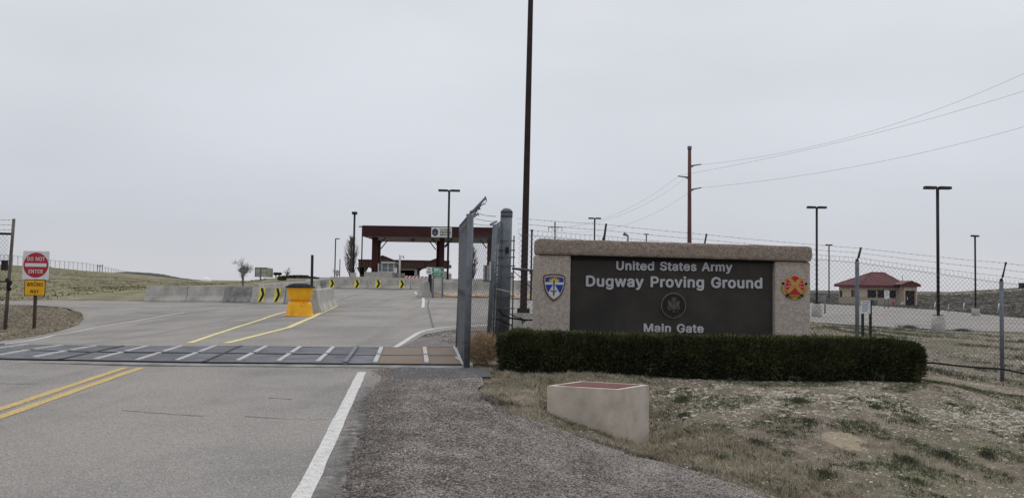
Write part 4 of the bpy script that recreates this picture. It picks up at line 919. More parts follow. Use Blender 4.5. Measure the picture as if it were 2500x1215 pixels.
barrier(G(618, 39.6), G(701, 39.2), 'pale barrier with two slanted chevrons left of the yellow drum', gF, chev=(-.34, .48))
barrier(G(701, 39.1), G(771, 38.8), 'pale barrier mostly hidden behind the yellow drum', gF)
gS = 'concrete barriers running away behind the yellow drum'
for i in range(3):
    a = Vector((-6.72, 27.8, 0)).lerp(Vector((-8.13, 36.9, 0)), i/3); b = Vector((-6.72, 27.8, 0)).lerp(Vector((-8.13, 36.9, 0)), (i+1)/3)
    barrier(a, b, ('barrier end right behind the yellow drum', 'middle barrier of the run behind the yellow drum', 'farthest barrier of the run behind the yellow drum, by the yellow line corner')[i], gS)
gM = 'long receding barriers behind the near row'
for i in range(5):
    f = lambda k: G(626+(776-626)*k/5, 50+16.0*k/5)
    barrier(f(i), f(i+1), ('leftmost barrier of the receding row behind the chevron barrier', 'second barrier of the receding row, above the first chevron', 'third barrier of the receding row, in line with the drum lid', 'fourth barrier of the receding row, left of the black post', 'last barrier of the receding row, right of the black post')[i], gM, top=(694-2.2*i, 691.8-2.2*i))
barrier(G(773, 67), G(794, 67.5), 'short dark barrier end left of the far chevron barriers', gM, 'concrete_old', top=(683, 683))
gK = 'far barriers with black and yellow chevrons'
kx = [792, 901, 1004, 1110]
barrier(G(790, 70.5), G(900, 70.5), 'far barrier with two chevrons nearest the tall lamp post', gK, chev=(-1.2, .95), top=(681, 681))
barrier(G(901, 70), G(1003, 70), 'far barrier with two chevrons below the white booth', gK, chev=(-1.0, 1.02), top=(681.5, 682.5))
barrier(G(1004, 70), G(1110, 70), 'plain far barrier behind the barrier end', gK, top=(683, 684))
gB = 'barriers of the second far row'
for i, (a, b, ch, D) in enumerate(((806, 902, (.9,), 84), (902, 985, (-1.6,), 84), (985, 1068, (-1.6,), 83), (1068, 1160, (), 82), (1160, 1252, (), 81), (700, 770, (), 90))):
    barrier(G(a, D), G(b, D), ('second row barrier left of the booth plinth', 'second row barrier in front of the booth plinth', 'second row barrier below the striped gate arm', 'second row barrier below the green truck sign', 'second row barrier behind the fence bay', 'second row barrier behind the dark hedge mound')[i], gB, chev=(), h=1.25, top=((675, 675), (677.5, 678), (678, 679), (679.5, 680), (680, 681), (679, 679.5))[i])
gR = 'grey barriers behind the truck route sign and fence'
for i, (a, b) in enumerate(((1045, 1122), (1122, 1200), (1200, 1280), (1280, 1362))):
    barrier(G(a, 56.5), G(b, 56.5), ('grey barrier directly behind the green truck sign posts', 'grey barrier beside the wing panel', 'grey barrier behind the domed gate column', 'grey barrier behind the black light pole')[i], gR, h=1.08, top=((687, 687.5), (687.5, 688), (688, 688.5), (688.5, 689))[i])
barrier(G(1042, 43.0), G(1030, 45.6), 'pale barrier seen end on beside the green truck sign', 'end-on barriers', h=1.05)
# sand drum
db = G(731, 26.0); dr = thing('crash_drum', 'bright orange-yellow plastic sand drum with black lid on the road island', 'barrel', db, -.1)
q = MB(); q.lathe([(.47, .0), (.47, .02), (.425, .035), (.415, .10), (.38, .34), (.365, .39), (.30, .45), (.29, .50)], 48, 1, .9); q.build('base', 'drum', dr)
q = MB(); q.lathe([(.30, .485), (.35, .50), (.365, .515), (.40, .80), (.415, .86), (.43, .87), (.43, .90)], 48, 1, .9); q.build('tub', 'drum', dr)
q = MB(); q.lathe([(.465, .885), (.47, .905), (.44, .925), (.33, .975), (.18, 1.005), (.17, 1.015), (.02, 1.02)], 48, 1, .9); q.build('lid', 'lid', dr)
for a in range(10):
    an = a*math.pi/5; q = MB(); q.tube([(.44*math.cos(an), .396*math.sin(an), .927), (.33*math.cos(an), .297*math.sin(an), .978), (.2*math.cos(an), .18*math.sin(an), 1.008)], .008, 4); q.build('lid_rib', 'lid', dr)
q = MB(); q.tube([(.25, -.335, .42), (.25, -.345, .42)], .014, 8); q.build('plug', 'black', dr)
# black flat post behind the drum
b = G(760, 33); t_ = W(762.5, 622, 33); q = MB(); q.tube([b, t_], .055, 4); tag(q.build('marker_post', 'black_metal'), 'black slim upright post behind the yellow drum', 'post')
# do not enter sign
sp = G(81.5, 23.7); dn = thing('road_sign', 'red and white do not enter sign over amber wrong way plate on brown post', 'road sign', sp)
loc = lambda px, py, D, th=dn: (W(px, py, D)-th.location)
q = MB(); z1 = loc(86, 613, 23.7).z; q.box(-.035, .035, 0, .07, -.15, z1); q.build('post', 'wood_post', dn)
def R_(cx, cz, hw, hh, r=.03, n=5):
    o = []
    for (sx_, sz_, a0) in ((1, 1, 0), (-1, 1, 90), (-1, -1, 180), (1, -1, 270)):
        for i in range(n+1): a = math.radians(a0+90*i/n); o.append((cx+sx_*(hw-r)+r*math.cos(a), cz+sz_*(hh-r)+r*math.sin(a)))
    return o
zc = loc(87, 647, 23.7).z; hw = .38
q = MB(); q.plate(R_(0.015, zc, hw, .405), -.03, .006); bd = q.build('sign_plate', 'white_sign', dn)
q = MB(); q.plate([(0.015+.36*math.cos(a), zc+.36*math.sin(a)) for a in [i*math.pi/24 for i in range(48)]], -.034, .003); dsc = q.build('red_disc', 'red_sign', bd)
q = MB(); q.box(-.295, .325, -.038, -.035, zc-.045, zc+.055); q.build('white_bar', 'white_sign', bd)
q = MB(); text_into(q, 'DO NOT', -.235, .275, zc+.125, zc+.235, -.040, .004, .0); text_into(q, 'ENTER', -.185, .225, zc-.235, zc-.125, -.040, .004, .0); q.build('lettering', 'white_sign', bd)
zw = loc(87, 702, 23.7).z
q = MB(); q.plate(R_(.01, zw, .305, .235), -.03, .006); wp = q.build('wrong_way_plate', 'black', dn)
q = MB(); q.plate(R_(.01, zw, .285, .215), -.033, .003); q.build('amber_face', 'amber_sign', wp)
q = MB(); text_into(q, 'WRONG', -.225, .245, zw+.04, zw+.15, -.039, .004, -.005); text_into(q, 'WAY', -.12, .13, zw-.16, zw-.05, -.039, .004, -.005); q.build('lettering', 'black', wp)
q = MB()
for z_ in (zc+.36, zc-.08, zw+.18, zw-.18): q.tube([(.015, -.045, z_), (.015, -.03, z_)], .012, 8)
q.build('bolts', 'black_metal', dn)
# green truck route sign
sp = G(1067, 42.5); gs = thing('road_sign', 'green truck route sign with white arrow on two steel posts', 'road sign', sp)
for px in (1056.5, 1079.5): b = G(px, 42.5)-sp; q = MB(); q.box(b.x-.04, b.x+.04, 0, .05, -.1, loc(1067, 653, 42.5, gs).z); q.build('post', 'galv', gs)
x0, x1 = loc(1054.5, 660, 42.5, gs).x, loc(1082.5, 660, 42.5, gs).x; za, zb2, zc2 = loc(1067, 652.5, 42.5, gs).z, loc(1067, 664.3, 42.5, gs).z, loc(1067, 675, 42.5, gs).z
for (zt_, zo_) in ((za, zb2), (zb2, zc2)):
    q = MB(); q.plate(R_((x0+x1)/2, (zt_+zo_)/2, (x1-x0)/2, (zt_-zo_)/2-.003, .02), -.03, .006); p_ = q.build('sign_plate', 'mint', gs)
    q = MB(); q.plate(R_((x0+x1)/2, (zt_+zo_)/2, (x1-x0)/2-.022, (zt_-zo_)/2-.024, .02), -.034, .003); q.build('green_face', 'green_sign', p_)
    cz = (zt_+zo_)/2; cx = (x0+x1)/2; q = MB()
    if zt_ == za: q.box(cx-.2, cx+.06, -.04, -.036, cz-.055, cz+.075); q.box(cx+.08, cx+.14, -.04, -.036, cz-.06, cz+.045); q.box(cx+.14, cx+.2, -.04, -.036, cz-.06, cz+.0); [q.plate([(cx+dx+.028*math.cos(a), cz-.068+.028*math.sin(a)) for a in [i*math.pi/6 for i in range(12)]], -.04, .004) for dx in (-.15, -.08, .1, .17)]; q.build('truck_symbol', 'mint', p_)
    else: q.plate([(cx-.2, cz-.02), (cx+.09, cz-.02), (cx+.09, cz-.055), (cx+.2, cz), (cx+.09, cz+.055), (cx+.09, cz+.02), (cx-.2, cz+.02)], -.04, .004); q.build('arrow', 'mint', p_)
sp = G(1049, 46); ws_ = thing('road_sign', 'small white notice sign just left of the green truck sign', 'road sign', sp)
q = MB(); q.box(-.1, .1, 0, .12, -.1, loc(1049, 655, 46, ws_).z); q.build('post', 'black_metal', ws_)
x0 = loc(1041, 660, 46, ws_).x; x1 = loc(1055, 660, 46, ws_).x; z1_, z0_ = loc(1048, 652, 46, ws_).z, loc(1048, 669, 46, ws_).z
q = MB(); q.box(x0, x1, -.04, -.01, z0_, z1_); q.build('sign_plate', 'white_sign', ws_)
q = MB(); [q.box(x0+a*(x1-x0), x0+b_*(x1-x0), -.044, -.041, z0_+c_*(z1_-z0_), z0_+(c_+.07)*(z1_-z0_)) for a, b_, c_ in ((.35, .7, .72), (.35, .7, .6), (.1, .8, .32), (.1, .85, .2))]; q.build('print', 'galv', ws_)
# grey back of a diamond warning sign
sp = G(593, 62); ds = thing('road_sign', 'grey back of a diamond warning sign before the bare tree', 'road sign', sp)
q = MB(); q.box(-.05, .05, 0, .08, -.1, loc(592, 650, 62, ds).z); q.build('post', 'galv', ds)
cz = loc(592, 659, 62, ds).z; hs = 11.6/2000*62; q = MB(); q.plate([(-.02, cz+hs), (hs-.02, cz), (-.02, cz-hs), (-hs-.02, cz)], -.03, .01); q.build('sign_plate', 'galv', ds)
sp = G(635, 95); s5 = thing('thin_post', 'slim post in front of the pale container', 'post', sp); q = MB(); q.box(-.06, .06, 0, .1, 0, 1.5); q.build('post_shaft', 'galv', s5)
# notice board behind the main fence
sp = G(2116, 27); nbd = thing('notice_sign', 'white notice board with blue print on two dark posts behind the fence', 'sign', sp)
for px in (2107, 2126): x_ = loc(px, 740, 27, nbd).x; q = MB(); q.box(x_-.035, x_+.035, 0, .07, -.1, loc(2116, 732, 27, nbd).z); q.build('post', 'black', nbd)
x0, x1, z1_, z0_ = loc(2101, 740, 27, nbd).x, loc(2124, 740, 27, nbd).x, loc(2112, 733, 27, nbd).z, loc(2112, 765, 27, nbd).z
q = MB(); q.box(x0, x1, -.03, -.01, z0_, z1_); q.build('board', 'white_sign', nbd)
q = MB()
for k in range(6): f = .86-.135*k; q.box(x0+.03, x1-.03-random.uniform(0, .1), -.034, -.031, z0_+f*(z1_-z0_), z0_+(f+.05)*(z1_-z0_))
q.build('print', mat('print_blue', (.16, .20, .34)), nbd)
sp = G(2165, 105); ns = thing('notice_sign', 'white portrait notice sign in front of the tan gatehouse window', 'sign', sp)
for px in (2160.5, 2169): x_ = loc(px, 740, 105, ns).x; q = MB(); q.box(x_-.05, x_+.05, 0, .1, -.2, loc(2165, 712, 105, ns).z); q.build('post', 'galv', ns)
x0, x1, z1_, z0_ = loc(2159, 740, 105, ns).x, loc(2171, 740, 105, ns).x, loc(2165, 709, 105, ns).z, loc(2165, 729, 105, ns).z
q = MB(); q.box(x0, x1, -.05, -.01, z0_, z1_); q.build('board', 'white_sign', ns)
q = MB(); [q.box(x0+.15, x1-.15, -.056, -.051, z0_+f*(z1_-z0_), z0_+(f+.06)*(z1_-z0_)) for f in (.8, .6, .4)]; q.build('print', 'galv', ns)
# ================================================================== LAMPS AND POLES
def lamp(px, ytop, D, label, ybase=None, heads=2, hw=None, base=True, rz=0, pole=.075, grp='black car park lamp posts'):
    b = G(px, D); t_ = W(px, ytop, D); T_ = thing('street_lamp', label, 'lamp post', b, rz, grp); h = t_.z-b.z; zb_ = .75 if base else .0
    if ybase: zb_ = W(px, ybase, D).z-b.z
    if base: q = MB(); q.tube([(0, 0, -.3), (0, 0, zb_)], .31, 20); q.build('concrete_base', 'concrete', T_)
    q = MB(); q.box(-.17, .17, -.17, .17, zb_+.001, zb_+.035); q.build('flange', 'black_metal', T_)
    q = MB(); q.tube([(0, 0, zb_), (0, 0, h)], pole, 8); q.build('pole', 'black_metal', T_)
    hw = hw or .62; s_ = MB
    def head(sg, L_, y=0):
        q = MB(); a, b_ = .09*sg, (.09+L_)*sg; x0, x1 = min(a, b_), max(a, b_)
        q.add([(x0, -.17, h-.10), (x1, -.17, h-.10), (x1, .17, h-.10), (x0, .17, h-.10), (x0, -.13, h+.04), (x1, -.13, h+.03), (x1, .13, h+.03), (x0, .13, h+.04)], [(0, 3, 2, 1), (4, 5, 6, 7), (0, 1, 5, 4), (1, 2, 6, 5), (2, 3, 7, 6), (3, 0, 4, 7)])
        q.tube([(0, 0, h-.03), (a+.02*sg, 0, h-.03)], .03, 6); q.build('lamp_head', 'black_metal', T_)
    if heads == 2: head(1, hw); head(-1, hw)
    elif heads == 1: head(1, hw)
    elif heads == 0: pass
    elif heads == 4: q = MB(); q.box(-.07, .07, -.07, .07, h-.04, h+.04); q.build('lamp_head', 'black_metal', T_)
    else:
        q = MB(); q.box(-.22, .22, -.3, .3, h-.13, h+.12); q.build('lamp_head', 'black_metal', T_)
    return T_
lamp(2291, 457, 40, 'tallest double-headed lamp post, on a round concrete base right of the tan gatehouse', 770, hw=.54)
lamp(1994, 505, 53, 'double-headed lamp post just right of the monument sign', 741, hw=.52)
lamp(2382, 575, 70, 'double-headed lamp post farthest right, on the lot edge', 752, hw=.30, rz=.5)
lamp(2024, 597, 95, 'small distant lamp post left of the tan gatehouse', 728, hw=.28, base=False)
lamp(1092, 464, 57, 'tall double-headed lamp post in front of the canopy sign', 682, hw=.66)
lamp(1450, 532, 80, 'double-headed lamp post rising above the left half of the sign', hw=.52)
lamp(1577, 571, 110, 'small lamp top showing above the middle of the sign cap', heads=2, hw=.22)
lamp(862, 520, 81, 'lamp post with boxy head seen end on beside the bare poplar', heads=3, pole=.1)
lamp(817, 582, 126, 'single-arm lamp post left of the bare poplar', heads=1, hw=.5, base=False, pole=.09)
lamp(882, 552.5, 104, 'single-arm lamp post at the left end of the canopy', heads=1, hw=.35, base=False, rz=math.pi, pole=.08)
lamp(1296, 562, 45, 'thin dark post with small head just right of the big light pole', heads=4, base=False, pole=.05)
lamp(829, 632, 100, 'short bare post between the left lamp posts', heads=0, base=False, pole=.05)
# angled floodlight
b = G(1532, 90); fl = thing('floodlight', 'tilted floodlight on a short pole above the sign cap', 'floodlight', b); q = MB(); h = W(1532, 577, 90).z-b.z; q.tube([(0, 0, 0), (0, 0, h)], .09, 8); q.build('pole', 'galv', fl)
q = MB(); q.tube([(.05, 0, h), (-.05, 0, h+.1), (-.5, 0, h+.3)], [.06, .1, .2], 8); q.build('lamp_head', 'galv', fl)
# big dark light pole, top out of the picture
b = G(1277, 25); fp = thing('light_pole', 'tall dark bronze square pole rising out of the picture left of the sign', 'pole', b)
zt2 = W(1277, 763, 25).z-b.z; xr0 = W(1250, 780, 25).x-b.x; xr1 = W(1306, 780, 25).x-b.x
q = MB(); q.box(xr0, xr1, -.35, .35, -.3, zt2); q.build('concrete_base', 'concrete', fp)
q = MB(); q.box(-.19, .19, -.19, .19, zt2, zt2+.14); q.build('flange', 'brown_metal', fp)
tp = W(1297, -60, 25)-b; q = MB(); a = .108; c_ = .075; q.add([(-a, -a, zt2), (a, -a, zt2), (a, a, zt2), (-a, a, zt2), (tp.x-c_, -c_, tp.z), (tp.x+c_, -c_, tp.z), (tp.x+c_, c_, tp.z), (tp.x-c_, c_, tp.z)], [(0, 3, 2, 1), (4, 5, 6, 7), (0, 1, 5, 4), (1, 2, 6, 5), (2, 3, 7, 6), (3, 0, 4, 7)]); q.build('shaft', 'brown_metal', fp)
# reddish utility pole with three arms, H pole far away, wires
b = G(1683, 65); up = thing('utility_pole', 'reddish wooden power pole with three insulator arms above the sign', 'utility pole', b)
P0 = lambda px, py, D, b_: W(px, py, D)-b_
tp = P0(1683.5, 358, 65, b); q = MB(); q.tube([(0, 0, 0), tp*.5+Vector((0, 0, 0)), tp], [.19, .16, .135], 12); q.build('pole', 'pole_wood', up)
for (xa, ya, xb, yb) in ((1687, 405, 1712, 401), (1680, 433, 1655, 430), (1687, 463, 1712, 458)):
    q = MB(); q.tube([P0(xa, ya, 65, b), P0(xb, yb, 65, b)], [.06, .045], 7); q.tube([P0(xa, ya+4, 65, b), P0((xa*2+xb)/3, ya-1, 65, b)], .03, 5); q.build('insulator_arm', 'galv', up)
q = MB(); q.tube([P0(1683.5, 357, 65, b), P0(1683.5, 365, 65, b)], .17, 10); q.build('pole_cap', 'galv', up)
b = G(1355, 200); hp = thing('utility_pole', 'distant power pole with wide crossarm above the left end of the sign', 'utility pole', b)
q = MB(); q.tube([(0, 0, 0), P0(1355, 541, 200, b)], .17, 8); q.build('pole', 'bark', hp); q = MB(); q.tube([P0(1338, 554.5, 200, b), P0(1373, 554.5, 200, b)], .1, 5); q.build('crossarm', 'bark', hp)
q = MB()
for x_ in (1339, 1372): q.tube([P0(x_, 554.5, 200, b), P0(x_, 565, 200, b)], .07, 5)
q.build('insulator', 'galv', hp); q = MB(); q.tube([P0(1346, 555, 200, b), P0(1355, 566, 200, b), P0(1364, 555, 200, b)], .06, 5); q.build('brace', 'bark', hp)
def wirepath(pts, label, r=.0055):
    px = [p[0] for p in pts]; py = [p[1] for p in pts]; D = [p[2] for p in pts]; q = MB(); k = 28; cf = np.polyfit(px, py, min(2, len(px)-1)); P = []
    for i in range(k+1):
        x_ = px[0]+(px[-1]-px[0])*i/k; f = (x_-px[0])/(px[-1]-px[0]); iD = (1-f)/D[0]+f/D[-1]; P.append(W(x_, np.polyval(cf, x_), 1/iD))
    rs = [r*math.sqrt(p.y/40) for p in P]; q.tube(P, rs, 4, False); tag(q.build('power_line', 'barb'), label, 'power line', 'overhead power lines')
wirepath([(1712, 401, 65), (1950, 368, 0), (2250, 280, 0), (2500, 177, 0), (2640, 112, 26)], 'upper power line running from the top arm to the upper right')
wirepath([(1656, 428, 65), (1950, 372, 0), (2250, 295, 0), (2500, 221, 0), (2640, 178, 26)], 'middle power line from the left arm to the upper right')
wirepath([(1712, 458, 65), (2100, 405, 0), (2500, 308, 0), (2640, 268, 26)], 'lowest power line sloping to the right edge')
wirepath([(1656, 430, 65), (1560, 497, 0), (1470, 533, 0), (1372, 555, 200)], 'power line from the left arm down to the far crossarm')
wirepath([(1690, 423, 65), (1560, 503, 0), (1475, 541, 0), (1355, 553, 200)], 'power line from behind the pole down to the far pole')
wirepath([(1688, 466, 65), (1640, 497, 0), (1540, 545, 0), (1339, 560, 200)], 'lower power line falling left behind the sign cap')
# ================================================================== BUILDINGS
# gate canopy
D0, D1 = 100., 113.
b = G(1060, 104); cp = thing('gate_canopy', 'wide maroon flat roofed gate canopy over the road lanes', 'canopy', b)
zf1 = W(885, 552, D0).z-b.z; zf0 = W(885, 576.5, D0).z-b.z; xl_ = W(885, 560, D0).x-b.x; xr_ = W(1243, 560, D0).x-b.x; y0, y1 = D0-b.y, D1-b.y; o_x = W(897, 590, D1).x-b.x-xl_
q = MB(); zr = zf1; dz = -.10
def skew(x, y): return x + o_x*0*(y-y0)/(y1-y0)
q.box(xl_, xr_, y0, y0+.15, zf0, zf1); q.build('fascia', 'maroon', cp)
q = MB(); q.box(xl_, xl_+.15, y0+.155, y1, zf0, zf1); q.box(xr_-.15, xr_, y0+.155, y1, zf0, zf1); q.box(xl_+.155, xr_-.155, y1-.15, y1, zf0, zf1); q.build('fascia', 'maroon', cp)
q = MB(); q.box(xl_+.16, xr_-.16, y0+.16, y1-.16, zf0+.05, zf0+.12); q.build('soffit', 'soffit', cp)
q = MB(); q.box(xl_-.04, xr_+.04, y0-.04, y1+.04, zf1, zf1+.10); q.build('roof_edge', 'black_metal', cp)
def colm(px, D, yb, w=.36):
    p = W(px, yb, D)-b; q = MB(); q.box(p.x-w, p.x+w, p.y-.3, p.y+.3, p.z-.5, zf0+.05); q.build('column', 'maroon_column', cp); return p
cols_ = []
for px, yb, w in ((914, 662, .33), (1078, 662, .29), (1194.5, 664, .30), (1240, 664, .3)): cols_.append(colm(px, 102.5, yb, w))
for px, yb, w in ((921, 660, .36), (1070.5, 660, .30)): cols_.append(colm(px, 110.5, yb, w))
for p, sg in ((cols_[0], (1,)), (cols_[1], (-1, 1)), (cols_[2], (-1,)), (cols_[4], (1,)), (cols_[5], (-1, 1))):
    for s_ in sg: q = MB(); q.tube([(p.x+s_*.4, p.y, zf0-1.1), (p.x+s_*1.3, p.y, zf0+.04)], .07, 5); q.build('brace', 'black_metal', cp)
q = MB(); p = W(1008, 586, 104)-b; q.box(p.x-.25, p.x+.25, p.y-.2, p.y+.2, p.z-.25, p.z+.35); q.build('hanging_light', 'galv', cp)
x0, x1 = W(892, 672, 101).x-b.x, W(960, 672, 101).x-b.x; zp1 = W(925, 664, 101).z-b.z
q = MB(); q.box(x0, x1, 101-b.y-.8, 101-b.y+11, -.6, zp1); q.build('plinth', 'concrete', cp)
for p in (cols_[1], cols_[2], cols_[3], cols_[5]): q = MB(); q.box(p.x-.7, p.x+.7, p.y-.6, p.y+.6, -1, p.z); q.build('plinth', 'concrete', cp)
# sign plate on the fascia
D = D0-.1; x0, x1 = W(1053, 565, D).x-b.x, W(1103, 565, D).x-b.x; z1_, z0_ = W(1078, 555, D).z-b.z, W(1078, 579, D).z-b.z; yy = y0-.06
q = MB(); q.box(x0, x1, yy, y0-.002, z0_, z1_); spn = q.build('sign_board', 'white_sign', cp); spn['label'] = 'white sign board with hexagon logo and black name'
hx = x0+.46; hz = (z0_+z1_)/2; q = MB(); q.plate([(hx+.44*math.sin(a)*.92, hz+.50*math.cos(a)) for a in [i*math.pi/3 for i in range(6)]], yy-.012, .01); q.build('logo', mat('logo_dark', (.03, .02, .05)), spn)
q = MB(); q.plate([(hx, hz+.33), (hx+.08, hz+.15), (hx+.13, hz-.05), (hx+.26, hz-.18), (hx, hz-.32), (hx-.26, hz-.18), (hx-.13, hz-.05), (hx-.08, hz+.15)], yy-.020, .007); q.build('logo_mark', 'galv', spn)
q = MB(); text_into(q, 'DUGWAY', hx+.6, x1-.12, hz+.20, hz+.42, yy-.01, .008, .03); q.build('lettering', mat('olive_letter', (.13, .13, .02)), spn)
q = MB(); text_into(q, 'PROVING', hx+.6, x1-.08, hz-.10, hz+.12, yy-.01, .008, .03); q.build('lettering', 'black', spn); q = MB(); text_into(q, 'GROUND', hx+.6, x1-.12, hz-.38, hz-.17, yy-.01, .008, .03); q.build('lettering', 'black', spn); q = MB(); q.box(hx+.6, x1-.08, yy-.008, yy, hz-.50, hz-.47); q.build('underline', 'black', spn)
# glazed booth
bb = W(940, 665, 101.5); bo = thing('guard_booth', 'small glazed guard booth with off-white frames under the canopy', 'booth', bb)
pw = lambda px, py, D: W(px, py, D)-bb
x0, xm, x1 = pw(921, 650, 101).x, pw(931, 650, 101).x, pw(961, 650, 101).x; zt_ = pw(940, 640.5, 101).z
q = MB(); q.box(x0, x1, .1, 2.6, 0, zt_-.12); q.build('wall', 'pale_glass', bo)
for xx in (x0+.05, xm, (xm+x1)/2, x1-.05): q = MB(); q.box(xx-.06, xx+.06, -.02, .09, 0, zt_-.1); q.build('mullion', 'white_frame', bo)
q = MB(); q.box(xm-.1, x1+.12, -.2, 2.8, zt_-.1, zt_+.12); q.build('roof', 'white_frame', bo); q = MB(); q.box(x0, x1, -.03, .09, -.02, .14); q.build('sill', 'white_frame', bo)
q = MB(); q.box(xm+.1, x1-.1, .02, .08, .5, .56); q.build('mullion', 'white_frame', bo)
# brown roofed building behind the canopy
D = 130.; bb = G(985, D); bh = thing('inspection_building', 'low brown-roofed shelter building seen through the gate canopy', 'building', bb); 
x0, x1 = pw(874.5, 640, D).x, pw(1096, 640, D).x; zt_, zb_ = pw(985, 637, D).z, pw(985, 654, D).z
n_pan = 26
for i in range(n_pan):
    a = x0+(x1-x0)*i/n_pan; q = MB(); q.box(a+.02, a+(x1-x0)/n_pan-.02, random.uniform(0, .03), .3, zb_, zt_); q.build('siding_panel', 'brown_siding', bh)
q = MB(); q.box(x0+.03, x1-.03, .302, .33, zb_+.02, zt_-.01); q.build('backing', 'brown_trim', bh)
q = MB(); q.box(x0-.05, x1+.05, -.08, .4, zt_, zt_+.18); q.build('roof_edge', 'brown_trim', bh)
q = MB(); q.box(x0+.1, x1-.1, .32, 7, zt_-.9, zt_-.4); q.build('roof', 'brown_trim', bh)
for (xa, xp, xb, yp, ye) in ((904, 934, 963, 626, 637), (1043, 1067, 1096, 633, 641)):
    q = MB(); A_, P_k, B_k = pw(xa, ye, D-1), pw(xp, yp, D-1), pw(xb, ye, D-1); lo = pw(xp, 655, D-1).z
    q.plate([(A_.x, lo), (B_k.x, lo), (B_k.x, B_k.z), (P_k.x, P_k.z), (A_.x, A_.z)], -1.0, .9); q.build('gable', 'brown_siding', bh)
    q = MB(); q.tube([(A_.x-.1, -1.05, A_.z), (P_k.x, -1.05, P_k.z+.1), (B_k.x+.1, -1.05, B_k.z)], .13, 4); q.build('gable_trim', 'brown_trim', bh)
q = MB(); a, c_ = pw(883, 660, D).x, pw(878, 655, D).x; q.box(a-.35, a+.3, .3, 1.2, -.2, zb_+.05); q.add([(a-.9, .3, zb_), (a+.9, .3, zb_), (a+.25, .3, zb_-1.2), (a-.25, .3, zb_-1.2), (a-.9, 1, zb_), (a+.9, 1, zb_), (a+.25, 1, zb_-1.2), (a-.25, 1, zb_-1.2)], [(0, 3, 2, 1), (4, 5, 6, 7), (0, 1, 5, 4), (1, 2, 6, 5), (2, 3, 7, 6), (3, 0, 4, 7)]); q.build('support', 'bark', bh)
xa, xb, xc, xd = pw(960, 660, D).x, pw(962.5, 660, D).x, pw(1011, 660, D).x, pw(1018, 660, D).x; zo = pw(985, 659, D).z
q = MB(); q.box(xa-.5, xb, .4, 4, -.3, zb_+.1); q.box(xc, xd, .4, 4, -.3, zb_+.1); q.box(xb+.002, xc-.002, .41, 4, zo, zb_+.1); q.build('wall', 'concrete', bh)
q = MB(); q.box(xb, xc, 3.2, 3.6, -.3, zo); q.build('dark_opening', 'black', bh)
q = MB(); pts = [(xd+.003, zb_-1.3)]+[(xd+1.3-1.3*math.cos(t_), zb_-1.3+1.3*math.sin(t_)) for t_ in [i*math.pi/2/6 for i in range(1, 7)]]+[(xd+.003, zb_)]; q.plate(pts, .42, .8); q.build('wall_bracket', 'brown_trim', bh)
# white camera pole
b = G(975, 96); wpz = thing('camera_pole', 'thin white pole with small camera arm in front of the dark opening', 'pole', b); h = W(976, 622, 96).z-b.z
q = MB(); q.tube([(0, 0, 0), (0, 0, h)], [.13, .10], 8); q.build('pole', 'white_frame', wpz)
q = MB(); q.tube([W(981, 625, 96)-b, W(985, 624.5, 96)-b, W(985.5, 628, 96)-b], .05, 5); q.tube([W(985, 628, 96)-b, W(985, 630, 96)-b], .1, 6); q.tube([(0, 0, h-.6), W(981, 625, 96)-b], .02, 4); q.build('camera', 'galv', wpz)
# striped gate arm
b = G(985, 88); ga = thing('boom_barrier', 'red and white striped barrier arm lowered below the canopy', 'boom barrier', b); A_ = W(985, 675, 88)-b; B_k = W(1046, 677.5, 88)-b
for i in range(14):
    q = MB(); p0 = A_.lerp(B_k, i/14); p1 = A_.lerp(B_k, (i+1)/14); s_ = Vector((.1, 0, 0)); q.add([p0+Vector((0, 0, -.11))-s_, p1+Vector((0, 0, -.11))-s_, p1+Vector((0, 0, .11))+s_, p0+Vector((0, 0, .11))+s_, p0+Vector((0, .08, -.11))-s_, p1+Vector((0, .08, -.11))-s_, p1+Vector((0, .08, .11))+s_, p0+Vector((0, .08, .11))+s_], [(0, 1, 2, 3), (7, 6, 5, 4), (0, 4, 5, 1), (3, 2, 6, 7), (0, 3, 7, 4), (1, 5, 6, 2)]); q.build('stripe', 'white_sign' if i % 2 else 'red_sign', ga)
q = MB(); q.box(A_.x-.25, A_.x-.02, -.2, .2, -.3, A_.z+.2); q.build('housing', 'galv', ga)
# grey cabinet behind the fence bay
b = G(1190, 60); cb_ = thing('equipment_cabinet', 'grey ribbed metal cabinet seen through the fence bay', 'cabinet', b); x0, x1 = W(1180, 660, 60).x-b.x, W(1207, 660, 60).x-b.x; z0_, z1_ = W(1190, 683, 60).z-b.z, W(1190, 647, 60).z-b.z
q = MB(); q.box(x0, x1, 0, .5, -.3, z1_); q.build('body', 'galv', cb_)
for i in range(6): q = MB(); a = x0+(x1-x0)*(i+.5)/6; q.box(a-.03, a+.03, -.04, -.002, z0_, z1_); q.build('rib', 'galv' if i % 2 else 'white_frame', cb_)
# small block building far behind right of lamp
b = G(1104, 150); fb = thing('block_hut', 'small grey block hut just right of the lamp post foot', 'hut', b); x0, x1 = W(1097, 670, 150).x-b.x, W(1102, 670, 150).x-b.x
x1 = W(1101.5, 670, 150).x-b.x; q = MB(); q.box(W(1088, 670, 150).x-b.x, W(1100.5, 670, 150).x-b.x, 0, 2, -1, W(1100, 668, 150).z-b.z); q.build('wall', 'concrete', fb)
q = MB(); q.box(W(1097, 670, 150).x-b.x, W(1098.5, 670, 150).x-b.x, .5, .8, W(1100, 668, 150).z-b.z, W(1100, 665, 150).z-b.z); q.build('vent_pipe', 'galv', fb)
